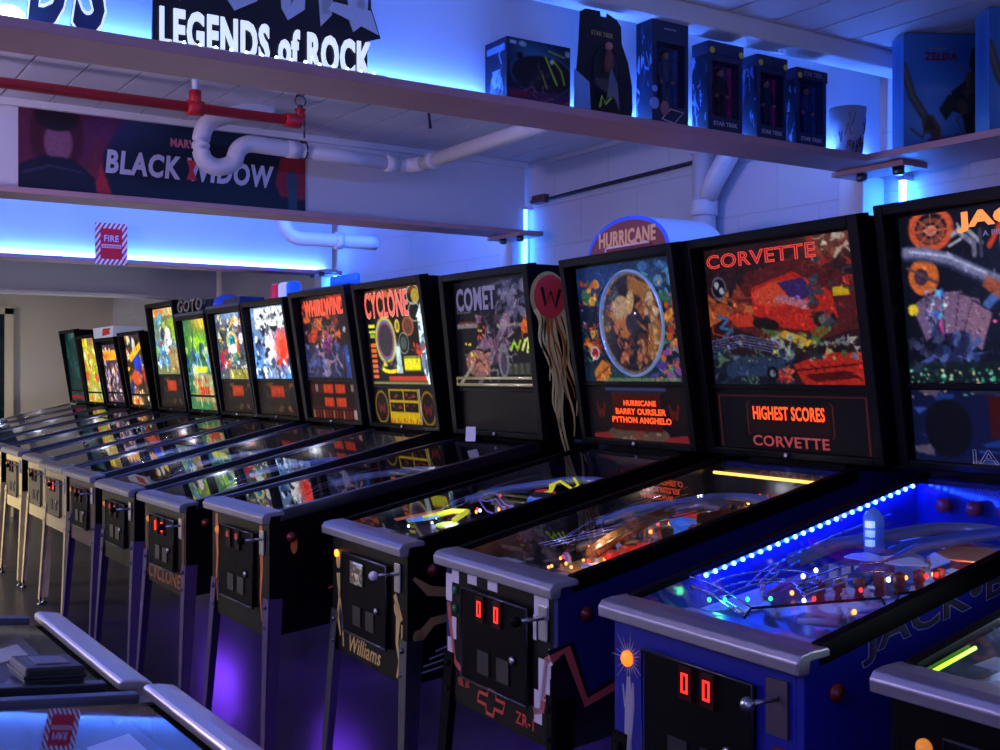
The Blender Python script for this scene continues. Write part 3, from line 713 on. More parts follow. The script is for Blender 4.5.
def art_storm(res):
    c = Cv(*res, bg=(34,22,34)); o=[(206,70,40),(226,100,50),(150,44,36),(70,40,50)]
    c.poly([(.02,.1),(.25,.05),(.9,.0),(.95,.14),(.4,.22),(.05,.16)],(190,50,30)); c.scatter(34,o,(.05,.2,.75,.55),(.04,.1),1); c.scatter(30,[(200,190,200),(120,110,130),(160,90,90)],(.05,.25,.98,.65),(.02,.07),2)
    c.rect(0,.62,.8,1,(38,44,86),.8); c.scatter(44,[(110,110,150),(60,70,130),(150,120,140),(30,34,66)],(.02,.55,.82,.98),(.03,.1),3); c.rect(.84,.6,1,1,(30,60,140)); c.rect(.86,.72,.98,.8,(60,110,190)); c.scatter(10,[(30,30,40)],(.4,.32,.55,.42),(.02,.05),5); c.ell(.48,.62,.08,.1,(70,30,70)); c.scatter(8,[(130,50,120)],(.36,.5,.6,.7),(.03,.07),7)
    c.detail(220, .05, 7); return c.grain(.2,2).blur()
def pan_storm(res):
    c = Cv(res[0], res[1]//3, (30,10,12)); 
    for y in (.08,.42):
        for x in (.32,.56): c.rect(x,y,x+.2,y+.22,(235,74,24)); c.hatch(30,0,(120,24,10),.5,(x,y,x+.2,y+.22),.4)
    for x,y in ((.14,.08),(.88,.06),(.05,.1),(.24,.1)): c.rect(x,y,x+.06,y+.2,(150,120,120) if x in (.14,.88) else (90,24,20))
    for k in range(13): c.rect(.05+.07*k,.74,.09+.07*k,.97,(120,30,24) if k%3 else (150,100,60))
    c.rect(.02,.68,.98,.7,(110,24,20)); c.rect(.9,.72,.96,.96,(170,150,150))
    return c.grain(.15).blur()
def art_hero(res):      # white and red glow
    c = Cv(*res, bg=(96,120,160)); c.glow(.45,.62,.16,.26,(245,250,255),1); c.glow(.1,.8,.2,.3,(70,130,200),.8); c.glow(.85,.95,.2,.15,(60,140,230),.9)
    c.scatter(40,[(30,50,90),(60,90,150),(240,245,255),(20,24,40)],(.0,.3,.4,1),(.03,.09),1); c.scatter(30,[(200,30,24),(255,190,150),(120,20,20)],(.6,.35,.95,.8),(.03,.08),2)
    c.glow(.76,.55,.24,.3,(246,50,26),.95); c.rect(.1,.02,.95,.3,(190,196,204)); c.scatter(46,[(20,20,24),(90,90,90),(255,255,255)],(.22,.02,.9,.3),(.02,.06),4); c.poly([(.45,.27),(.6,.36),(.7,.27)],(20,20,24)); c.scatter(20,[(40,50,80),(230,240,255)],(.1,.75,.95,.98),(.03,.07),5)
    c.detail(220, .05, 7); return c.grain(.1,2).blur()
def pan_dark(res, q=((190,50,24),(150,90,50),(60,44,30))):
    c = Cv(res[0], res[1]//3, (40,30,24)); c.scatter(34,[q[1],q[2],(20,16,16),(110,80,40)],size=(.04,.12),seed=4); c.ell(.12,.5,.09,.36,(26,22,22)); c.ell(.88,.5,.09,.36,(26,22,22)); c.rect(.33,.1,.68,.45,q[0]); c.hatch(24,0,(255,110,50),.5,(.36,.16,.65,.4)); return c.grain(.2).blur()
def art_party(res):
    c = Cv(*res, bg=(70,80,90)); c.glow(.5,.05,.6,.14,(120,150,190)); p=[(230,220,190),(30,36,50),(60,140,150),(200,60,50),(230,190,60),(110,130,60),(70,60,120),(240,240,240)]
    c.scatter(90,p,(.02,.05,.98,.98),(.03,.1),2); c.ell(.48,.42,.18,.15,(220,200,130)); c.ell(.48,.42,.11,.1,(30,120,140)); c.ell(.5,.42,.04,.04,(10,16,24)); c.ell(.5,.54,.12,.07,(240,240,240)); c.scatter(14,[(240,150,50),(250,200,90)],(.5,.08,.85,.2),(.03,.07),4)
    c.poly([(.05,.62),(.15,.55),(.22,.75),(.08,.85)],(190,30,60)); c.rect(.3,.85,.95,1,(180,170,50),.7); c.detail(220, .05, 7); return c.grain(.15,2).blur()
def art_green(res):
    c = Cv(*res, bg=(60,110,70)); c.glow(.7,.03,.4,.12,(250,180,50)); c.glow(.5,.25,.4,.12,(150,220,40)); c.scatter(60,[(40,90,150),(150,200,90),(220,230,200),(30,60,60),(110,150,200)],(.02,.3,.95,.7),(.04,.12),3); c.rect(.3,.52,.75,.58,(240,240,40)); c.rect(.2,.6,.9,.9,(160,150,90),.8)
    c.scatter(24,[(150,140,90),(210,200,130),(230,80,40),(90,140,70)],(.15,.6,.95,.98),(.03,.08),4); c.rect(.38,.74,.75,.82,(220,80,40)); c.hatch(12,0,(60,30,20),.5,(.38,.74,.75,.82)); c.detail(220, .05, 7); return c.grain(.15,2).blur()
def art_tall(res):
    c = Cv(*res, bg=(110,120,80)); c.rect(.0,0,1,.12,(190,170,110)); c.rect(.05,.02,.4,.1,(240,110,40)); c.scatter(60,[(60,50,60),(200,70,90),(150,200,60),(230,230,220),(90,160,190)],(.02,.14,.98,.65),(.04,.12),4); c.poly([(.5,.18),(.9,.16),(1,.5),(.8,.5)],(150,190,40),.8)
    c.ell(.55,.48,.09,.09,(235,235,235)); c.scatter(40,[(110,170,220),(220,240,255),(60,110,160)],(.05,.5,.5,.9),(.04,.1),6); c.rect(.5,.6,1,.97,(190,150,90),.6); c.detail(220, .05, 7); return c.grain(.15,2).blur()
def art_gold(res):
    c = Cv(*res, bg=(60,44,30)); c.scatter(60,[(240,190,50),(190,120,40),(40,50,130),(200,60,50),(230,220,190),(30,26,30)],size=(.04,.13),seed=5); c.ell(.5,.38,.2,.12,(30,50,170)); c.ell(.4,.6,.25,.1,(200,80,50)); c.poly([(.1,.3),(.9,.05),(.95,.14),(.2,.38)],(240,180,40)); c.scatter(14,[(255,240,190)],(.1,.75,.95,.98),(.02,.05),3,kinds='e'); c.detail(220, .05, 7); return c.grain(.15,2).blur()
def art_mosaic(res):
    c = Cv(*res, bg=(70,50,60)); c.scatter(80,[(240,230,210),(150,90,140),(80,60,110),(230,160,120),(30,26,36),(190,170,200)],(.0,.28,1,1),(.03,.1),6); c.rect(.05,.1,.95,.27,(240,170,40)); c.glow(.2,.2,.2,.06,(255,80,30)); c.scatter(12,[(60,30,30),(240,200,200)],(.1,0,.9,.1),(.03,.06),1); c.detail(220, .05, 7); return c.grain(.15,2).blur()
def art_yellow(res):
    c = Cv(*res, bg=(170,160,50)); c.scatter(50,[(240,220,50),(250,240,180),(120,150,70),(200,120,60)],(0,0,1,.6),(.05,.12),7); c.scatter(30,[(210,70,50),(110,150,70),(200,190,150)],(0,.55,1,1),(.05,.12),8); c.rect(.3,0,.8,.12,(120,90,90),.6); c.detail(220, .05, 7); return c.grain(.15,2).blur()
def art_teal(res):
    c = Cv(*res, bg=(24,60,60)); c.scatter(40,[(30,110,110),(20,40,46),(110,130,140),(30,90,70)],size=(.05,.15),seed=9); c.rect(.0,.9,1,.96,(160,40,40)); return c.grain(.15,2).blur()
def art_limbs(res):      # slate coloured arms, playing cards, orange wheel
    c = Cv(*res, bg=(14,16,30)); c.X = c.X/.56; c.glow(.9,.5,.5,.5,(26,34,60),.8)
    c.ell(.28,.09,.19,.13,(200,80,50),ring=.3); c.ell(.28,.1,.12,.075,(120,60,50),ring=.4); c.ell(.28,.1,.05,.03,(190,150,150)); 
    for k in range(8): a=k*math.pi/4; c.line([(.28,.1),(.28+.15*math.cos(a),.1+.1*math.sin(a))],.005,(190,90,60))
    c.ell(.19,.36,.13,.11,(196,96,44)); c.ell(.17,.36,.06,.05,(60,40,60)); c.line([(.05,.3),(.3,.4)],.01,(90,60,70))
    A=(112,112,150); c.line([(.05,.22),(.2,.23),(.42,.28),(.62,.36),(.86,.45),(1,.44)],.045,(52,56,92)); c.line([(.05,.21),(.2,.22),(.42,.27),(.62,.35),(.86,.44),(1,.43)],.034,A); c.line([(.08,.205),(.4,.255),(.7,.37)],.009,(170,176,214))
    c.line([(.6,.62),(.75,.5),(1,.44)],.032,(70,100,170)); c.line([(.5,.12),(.62,.2),(.62,.26)],.02,(110,110,140)); c.line([(.45,.14),(.55,.1),(.68,.2)],.016,(150,150,170)); c.line([(.5,.08),(.54,.16),(.42,.2)],.009,(170,170,190)); c.rect(.66,.12,.69,.28,(60,60,90))
    for k,(x,y,a) in enumerate(((.2,.6,-.5),(.3,.58,-.25),(.42,.58,0),(.53,.61,.25),(.6,.66,.5))):
        ca,sa=math.cos(a),math.sin(a); q=[(-.09,-.13),(.09,-.13),(.09,.12),(-.09,.12)]; Q=[(x+px*ca-py*sa*.9,y+px*sa*.9+py*ca) for px,py in q]; c.poly(Q,(30,28,50)); c.poly([(x+(qx-x)*.93,y+(qy-y)*.93) for qx,qy in Q],(104+6*k,84+3*k,124))
    c.scatter(26,[(60,100,190),(180,150,200),(90,160,210),(230,230,240)],(.2,.42,.36,.7),(.015,.04),3); c.ell(.08,.55,.045,.035,(220,190,50)); c.line([(.3,.62),(.32,.72)],.012,(230,60,140))
    c.line([(.05,.9),(.25,.82),(.45,.84),(.4,.72)],.018,(64,84,150)); c.line([(.3,.84),(.55,.78)],.018,(56,70,130)); c.scatter(24,[(40,56,110),(70,90,150),(30,34,70)],(.25,.68,.6,.86),(.03,.08),6); c.scatter(20,[(60,64,100),(40,40,70)],(.03,.72,.3,.92),(.02,.05),8)
    c.ell(.9,.2,.08,.07,(210,100,50),ring=.5); c.line([(.74,.22),(.86,.08)],.02,(190,60,40)); c.poly([(.7,.38),(.84,.44),(.8,.52),(.66,.44)],(170,80,50),.8); c.rect(.86,.26,1,.32,(70,190,120),.7); c.glow(.97,.3,.06,.03,(220,255,210))
    c.scatter(12,[(240,60,150),(255,120,180)],(.72,.6,1,.64),(.01,.02),4,kinds='e'); c.rect(0,.86,1,.97,(20,36,40),.6)
    c.scatter(60,[(60,190,130),(150,230,190),(40,110,80),(220,220,160)],(.02,.9,.98,.99),(.006,.016),5,kinds='e'); c.detail(320, .02, 6)
    return c.grain(.18,2).blur()
def pan_blue(res):
    c = Cv(res[0], res[1]//3, (14,22,60)); c.scatter(40,[(30,60,140),(60,80,170),(20,30,80),(100,90,110)],size=(.03,.1),seed=2); c.ell(.17,.5,.11,.38,(10,12,24)); c.ell(.83,.5,.11,.38,(10,12,24)); c.rect(.36,.08,.66,.6,(60,16,16)); c.scatter(12,[(150,230,180),(230,200,150)],(.0,.0,.3,.12),(.006,.014),3,kinds='e'); c.rect(.3,.0,.72,.06,(40,40,60)); return c.grain(.1).blur()
def pan_plain(res):
    c = Cv(res[0], res[1]//3, (14,12,20)); L=(86,30,34)
    for a in ([(.02,.06),(.98,.06),(.98,.95),(.02,.95),(.02,.06)],[(.24,.14),(.76,.14),(.78,.2),(.78,.66),(.76,.7),(.24,.7),(.22,.66),(.22,.2),(.24,.14)]): c.line(a,.0035,L)
    c.rect(.235,.19,.765,.66,(34,16,22)); return c.grain(.06)
def pan_wheel(res):
    c = Cv(res[0], res[1]//3, (14,12,20))
    for x in (.14,.86): c.ell(x,.42,.12,.36,(24,14,18)); c.line([(x-.04,.3),(x-.02,.55),(x,.4),(x+.02,.55),(x+.04,.3)],.012,(90,22,20)); c.poly([(x-.1,.86),(x+.1,.8),(x+.12,.95),(x-.1,.95)],(130,36,40))
    c.rect(.2,.02,.8,.08,(60,60,110)); c.poly([(.24,.1),(.76,.1),(.74,.16),(.26,.16)],(40,36,50)); c.ell(.5,.82,.3,.16,(90,70,60)); c.scatter(30,[(150,130,110),(60,50,50),(120,60,50)],(.24,.72,.76,.94),(.02,.05),2); c.rect(.26,.14,.74,.78,(70,14,8)); return c.grain(.1).blur()
RESB = (170, 150)
def dots(F, s, t, w, h, lines, parent, mm=ORANGE_DOT, dz=.006):
    n = len(lines)
    for i, (q, ws, hs) in enumerate(lines):
        text('display_text', q, w*ws, h*hs, F(s, t+(i-(n-1)/2)*h*2.0, dz), mm, parent, .0006, .03)

# ------------------------------------------------------------------ the row, near to far
INK_R = mat('red_ink', (190,50,42), .45); INK_O = mat('orange_ink', (206,110,40), .45); INK_Y = mat('gold_ink', (196,168,96), .45); INK_W = mat('white_ink', (200,200,208), .45)
INK_G = mat('grey_ink', (140,142,160), .45); INK_K = mat('black_ink', (8,8,10), .4); INK_P = mat('dusty_red_ink', (170,76,70), .45); INK_D = mat('deep_red_ink', (130,26,26), .45)
TITLE_R = mat('title_red_glow', (214,62,52), .4, emit=.9); TITLE_O = mat('title_orange_glow', (240,140,50), .4, emit=1.1); TITLE_G = mat('title_grey_glow', (104,100,128), .4, emit=.6); TITLE_W = mat('title_pale_glow', (220,214,200), .4, emit=.8)
BLUEC = mat('deep_blue_cabinet', (20,28,128), .4, noise=.1, nscale=5., spec=.2)
BLUED = mat('navy_cabinet', (22,26,92), .4, noise=.12, nscale=5., spec=.2)
CREAM = mat('cream_cabinet', (205,188,136), .5, noise=.3, nscale=12.)
MAROON = mat('maroon_cabinet', (70,34,40), .5, noise=.4, nscale=12.)
PURP = mat('violet_lit_legs', (60,40,90), .5, noise=.3, nscale=10.)  # leg colour with the violet light from below put into it

# -- nearest right: only its front corner is in view
def fl0(e):
    root, fp, P = e['root'], e['fp'], e['P']
    b = MB(); b.tube([fp(-.252, .085, .058), fp(-.252, .20, .066)], .0035, 8); b.build('green_light_strip', mat('lime_light', (170,255,40), .4, emit=3.), root)
    for k in range(14):
        x, y = rnd.uniform(-.22, .1), rnd.uniform(.25, .8)
        MB().lathe([(.02, 0), (.028, .02), (.018, .035), (.022, .05), (.006, .07)], tuple(fp(x, y)), 7).build('silver_figure', mat('pewter', (150,152,165), .3, .7), P)
    e['wire']([(-.15,.3,.05),(-.12,.4,.06),(-.17,.5,.06),(-.1,.62,.08)])
    flat('front_card', [(-.22,-.03),(.0,-.03),(.0,.03),(-.22,.03)], frame(fp(0,.18,.055),(1,0,0),(0,1,.1)), mat('grey_card', (120,116,116), .5), P)
    area('playfield_light', (-.1, .6, e['ztop'](.6)-.01), (0, 0, 0), .3, .5, 16, (.75,.88,1.), root)
def fa0():
    c = Cv(64,128,(120,126,138)); c.scatter(90,[(60,66,80),(190,196,210),(30,34,44),(150,160,180)],size=(.03,.12),seed=4); return c.grain(.2)
machine('black machine cut off at bottom right, bright silver playfield and lime green light strip inside', -.975, 1.585, rz=-.03, glass=AGLASS, lamps=0, detail=1, fieldart=fa0, fl=fl0, art=lambda r: art_generic(r, 5), w=.62, res=(60,60), rail=BLACKM, field=[(150,160,180),(60,66,80),(190,196,210)])

# -- deep blue one with the blue led strip
def flJ(e):
    root, fp, P, F, D, zl, FM, SM, hw, L = [e[k] for k in ('root','fp','P','F','D','zl','FM','SM','hw','L')]
    w = e['w']
    text('title', 'JACK•BOT', .48, .052, F(.63, .095, .006), TITLE_O, e['bg'], .001, .05)
    text('subtitle', 'A PINBOT ADVENTURE', .26, .014, F(.58, .143, .006), TITLE_G, e['bg'], .001, .01)
    dots(F, .62, .82, .22, .024, [('WITH FREE', .8, 1), ('DR. DAVIS', 1, 1)], e['bg'])
    text('panel_title', 'JACK•BOT', .42, .048, F(.57, .945, .007), INK_W, e['bg'], .001, -.0, outline=.012)
    # side lettering, grey outline
    text('side_lettering', 'JACK•BOT', .62, .085, frame((hw+.0005, .47, zl+.055), (0, 1, .20), (0, -.0, 1)), INK_G, e['cab'], .001, .03, outline=.011)
    text('side_lettering', 'JACK•BOT', .60, .07, frame((hw+.0005, .47, zl+.055), (0, 1, .20), (0, 0, 1)), mat('dark_grey_ink', (44,46,66), .5), e['cab'], .0008, .01)
    # led strip
    b = MB(); n = 26
    pts = [fp(-.247, .25+i*(D-.24)/(n-1), .076+.058*i/(n-1)) for i in range(n)]
    b.tube([p+Vector((-.004, 0, 0)) for p in pts], .004, 6)
    st = b.build('led_strip_base', WHITEP, root)
    for p in pts: MB().ball(tuple(p+Vector((.002, 0, 0))), .0052, 8).build('led', mat('deep_blue_led', (26,70,255), .4, emit=150.), st)
    # tower
    c = fp(-.12, .66, .0); b = MB().lathe([(.0, 0), (.028, 0), (.026, .03), (.032, .06), (.032, .13), (.02, .145), (.012, .15), (1e-6, .155)], tuple(c), 4); b.build('tower', mat('clear_blue_plastic', (90,140,230), .2, .1, emit=.05), P)
    b = MB()
    for k in range(3): b.box(c.x+.002, c.x+.022, c.y-.031, c.y-.020, c.z+.065+k*.022, c.z+.08+k*.022)
    b.build('tower_window', mat('pale_window', (180,215,255), .4, emit=.8), P)
    e['chute']([(-.03,.5,.02),(-.02,.56,.05),(.0,.64,.07),(.06,.74,.075),(.14,.82,.08),(.22,.86,.085)], .028, .02, mat('blue_ramp', (90,120,190), .2, .2))
    e['wire'](e['arc'](-.12,.30,.10,200,20,.035,.05)+[(0,.45,.06),(.05,.52,.06)])
    e['wire']([(-.235,.20,.065),(-.225,.26,.03),(-.16,.25,.02),(-.08,.22,.02)], .008)
    MB().tube([fp(.02,.12,.06),fp(.02,.14,.075),fp(.19,.33,.075),fp(.19,.34,.06)], .003, 8).build('wire_guide', mat('dark_wire', (40,44,70), .3, .8), P)
    MB().tube([fp(.2,.36,.06),fp(.2,.37,.075),fp(.235,.42,.075),fp(.235,.43,.06)], .003, 8).build('wire_guide', mat('dark_wire', (40,44,70), .3, .8), P)
    for k in range(7): MB().lathe([(.012,0),(.009,.02),(.013,.022),(.013,.045),(1e-6,.05)], tuple(fp(-.06+.025*k,.42+.035*k)), 10).build('bumper_post', mat('rust_post', (130,60,60), .4), P)
    for x, y, k in ((.15,.62,'o'),(.17,.60,'o'),(.14,.70,'o'),(.05,.57,'o'),(.08,.6,'r'),(.21,.52,'r'),(.225,.55,'r'),(.2,.80,'r'),(-.13,.27,'g'),(-.17,.24,'g'),(-.09,.30,'g'),(-.2,.22,'g'),(-.01,.35,'r'),(.03,.45,'r'),(.1,.78,'b'),(-.02,.33,'b')):
        e['bulb'](x, y, .035, k, .0045)
    for k in range(5):
        c = fp(-.16+.09*k, D+.02, .09); MB().lathe([(.019,-.012),(.019,.006),(.01,.012),(1e-6,.013)], (c.x, c.y, c.z), 14, 'y').build('backboard_dome', mat('dull_red_dome', (150,50,70), .3), P)
    l = D0.lights.new('green_lamp', 'POINT'); l.energy = .12; l.color = (.1,1,.3); l.shadow_soft_size = .01
    o = D0.objects.new('green_lamp', l); COL.objects.link(o); o.parent = root; o.location = fp(-.19,.24,.03)
    flat('tan_plastic', [circ(.12,.72,.09,.06,7)], frame(fp(0,0,.06),(1,0,0),(0,1,.16)), mat('tan_plastic', (190,130,90), .35, emit=.1), P, .003)
    l = D0.lights.new('orange_lamp', 'POINT'); l.energy = .25; l.color = (1,.4,.1); l.shadow_soft_size = .01
    o = D0.objects.new('orange_lamp', l); COL.objects.link(o); o.parent = root; o.location = fp(.15,.62,.06)
    # front: sunburst, cracks, ticket
    s0 = (-.233, zl-.118)
    burst = []
    for k in range(22):
        a = k*2*math.pi/22; r = .035+.014*((k*7) % 3); burst.append([(s0[0]+.016*math.cos(a-.12), s0[1]+.016*math.sin(a-.12)), (s0[0]+r*math.cos(a), s0[1]+r*math.sin(a)), (s0[0]+.016*math.cos(a+.12), s0[1]+.016*math.sin(a+.12))])
    burst += ribbon([(s0[0]+.0, s0[1]-.04), (s0[0]+.004, s0[1]-.09), (s0[0]-.002, s0[1]-.16), (s0[0]+.006, s0[1]-.24)], [.01, .03, .024, .018]) 
    burst += ribbon([(s0[0]+.016, s0[1]-.05), (s0[0]+.018, s0[1]-.10), (s0[0]+.006, s0[1]-.2)], .006)+ribbon([(s0[0]-.02, s0[1]-.06), (s0[0]-.012, s0[1]-.11)], .005)
    flat('lightning_decal', burst, FM, INK_G, e['root'])
    MB().lathe([(.0, .0), (.017, .0), (.017, .008), (.012, .013), (1e-6, .015)], (s0[0], .02, s0[1]), 18, 'y').build('round_start_lamp', mat('orange_start_lamp', (255,120,30), .4, emit=1.6), root)
    flat('corner_decal', ribbon([(.20,.52),(.215,.58),(.205,.64),(.23,.69)], .02), FM, INK_G, root)
    MB().box(.215,.24,.012,.02, zl-.21, zl-.185).build('red_switch', REDP, root)
    b = MB().box(.195,.25,.013,.0195, zl-.165, zl-.06); b.build('plunger_plate', mat('tarnished_plate', (90,80,96), .4, .8), root)
machine('deep blue machine with a blue led strip inside, playing cards and arms on its backglass', -1.71, 1.58, rz=-.045, start=False, knob=CHROME, slotc=(.033,.010), caps=[(60,90,200),(150,60,90),(130,150,230)], glow=.85, lamps=0, glass=AGLASS, zt=1.84, body=BLACK, side=BLUEC, front=BLUEC, art=art_limbs, res=(200,170), panel=pan_blue, gt=(.05,.68), pt=(.70,.98), detail=2, zero=True, fl=flJ,
        rail=BLACKM, inner=mat('glossy_blue_wall', (30,50,150), .12), field=[(110,140,220),(150,170,230),(120,100,160),(210,215,240),(80,110,210)], legm=BLACKM, zb=.47)

# -- red sports car machine
def flC(e):
    root, fp, P, F, D, zl, zb, FM, SM, hw = [e[k] for k in ('root','fp','P','F','D','zl','zb','FM','SM','hw')]
    text('title', 'CORVETTE', .475, .045, F(.407, .105, .006), TITLE_R, e['bg'], .001, .0, outline=.028)
    text('display_text', 'HIGHEST SCORES', .30, .042, F(.5, .80, .006), ORANGE_DOT, e['sp'], .0008, .02)
    text('panel_title', 'CORVETTE', .32, .034, F(.5, .925, .006), mat('panel_red', (190,70,66), .4, emit=.25), e['sp'], .001, .02)
    # checkers on the front panel
    q = []
    W = lambda x0, x1, z0, z1: q.append([(x0, z0), (x1, z0), (x1, z1), (x0, z1)])
    W(-.285,-.25,.76,.855-.02); W(-.25,-.21,.815,.85); W(-.25,-.225,.66,.72); W(-.275,-.245,.60,.66); W(-.16,-.11,.825,.85); W(-.05,.0,.825,.85); W(.18,.245,.80,.85); W(.175,.19,.74,.80); W(.245,.275,.66,.73); W(.20,.25,.60,.70); W(.18,.215,.54,.62)
    flat('checker_decal', q, FM, INK_W, root)
    q = ribbon([(-.27,.755),(-.25,.66),(-.235,.60),(-.20,.585)], .018)+ribbon([(.175,.565),(.215,.575),(.235,.70),(.285,.725)], .02)
    flat('stripe_decal', q, FM, INK_P, root)
    # hollow emblem like the bow tie and lettering under the door
    out = [(-.055,.012),(-.018,.012),(-.014,.030),(.018,.030),(.020,.012),(.056,.012),(.048,-.012),(.012,-.012),(.008,-.030),(-.022,-.030),(-.024,-.012),(-.062,-.012)]
    cx, cz = -.03, zb+.045
    out = [(cx+a*1.2, cz+b_*1.1) for a, b_ in out]
    flat('bow_tie_emblem', ribbon(out+[out[0]], .009), FM, INK_R, root)
    text('front_lettering', 'ZR-1', .085, .03, FM @ Matrix.Translation((.135, zb+.04, .0)), INK_R, root, .001, .01)
    flat('crossed_flags_decal', [[(-.21,zb+.05),(-.18,zb+.05),(-.19,zb+.075),(-.215,zb+.07)],[(-.175,zb+.05),(-.15,zb+.055),(-.15,zb+.075),(-.17,zb+.07)]], FM, INK_D, root)
    text('door_number', '2', .02, .028, FM @ Matrix.Translation((.235, .60, .001)), INK_D, root, .001, .02)
    for z in (zl-.10, zl-.15): MB().lathe([(.011,0),(.011,.006),(1e-6,.008)], (-.232, .02, z), 12, 'y').build('green_button', mat('green_button', (20,90,60), .4, emit=.15), root)
    # side stripe: black edged zigzag above a black skirt
    z0 = .60
    pts = [(.0,.715),(.045,.735),(.10,.60),(.26,.655),(.30,.64),(.9,.83)]
    flat('side_skirt', [[(.0,zb),(.9,.595),(.9,.80),(.30,.625),(.26,.64),(.10,.585),(.045,.72),(.0,.70)]], SM, INK_K, root, .0008)
    flat('side_stripe_edge', ribbon(pts, .05), SM, INK_K, root, .0010)
    flat('side_stripe', ribbon(pts, .022), SM, INK_P, root, .0014)
    # purple under glow of the cabinet
    GOLD = mat('amber_ramp', (160,110,60), .2, .4)
    e['chute']([(-.15,.35,.01),(-.14,.5,.03),(-.1,.66,.06),(.0,.72,.07),(.12,.70,.07),(.19,.6,.06),(.2,.42,.04)], .026, .024, mat('smoke_ramp', (150,140,130), .12, .5))
    e['chute'](e['arc'](.0,.62,.16,160,-20,.05,.08), .02, .02, GOLD)
    e['chute']([(.02,.3,.03),(.0,.38,.05),(-.03,.5,.06),(-.05,.62,.07)], .022, .02, GOLD)
    for dx in (0, .03, .06): MB().tube([fp(-.2+dx,.27,.045), fp(-.1+dx,.48,.065), fp(.0+dx,.74,.08)], .0022, 6).build('wire_rail', WIRE, P)
    for k in range(9): MB().tube(e_arc(fp, .05+.016*k, .80), .005, 6).build('engine_rib', WIRE, P)
    for k in range(40):
        x, y = rnd.uniform(-.12,.21), rnd.uniform(.14,.50); e['bulb'](x, y, rnd.uniform(.0,.03), rnd.choice('ooorow'), .0042)
    for k in range(9): e['bulb'](rnd.uniform(-.2,.2), rnd.uniform(.75,.95), rnd.uniform(.02,.06), rnd.choice('oorg'), .005)
    b = MB().tube([fp(-.23,D+.02,.115), fp(.235,D+.02,.115)], .005, 8); b.build('amber_light_bar', mat('amber_bar', (255,190,80), .4, emit=3.), P)
    for x, y, en, c in ((.06,.28,.55,(1,.32,.10)),(.0,.88,.30,(1,.6,.2)),(.12,.6,.15,(1,.8,.5))):
        l = D0.lights.new('lamp_light', 'POINT'); l.energy = en; l.color = c; l.shadow_soft_size = .02
        o = D0.objects.new('lamp_light', l); COL.objects.link(o); o.parent = root; o.location = fp(x, y, .05)
    for k in range(14): MB().box(-.014,.014,-.022,.022,0,.014).xf(Matrix.Translation(fp(rnd.uniform(.0,.2), rnd.uniform(.2,.5), .012))).build('red_insert_block', mat('red_clear', (200,40,26), .3, emit=.5), P)
def e_arc(fp, x, y, r=.045, n=8):
    return [fp(x-.02, y+r*math.cos(math.pi*i/n), .01+r*1.1*math.sin(math.pi*i/n)) for i in range(n+1)]
machine('navy machine with red sports car backglass and white checkers around its coin door', -2.48, 1.60, rz=-.055, zl=.895, start=False, glow=.72, lamps=.3, glass=AGLASS, side=BLUED, front=BLACK, art=art_car, res=(200,170), panel=pan_plain, gx=.07, gt=(.05,.67), pt=(.71,.985), detail=2, zero=True, fl=flC,
        legm=BLACKM, rail=BLACKM, field=[(60,50,46),(160,60,30),(190,150,80),(90,84,80),(150,140,120)])

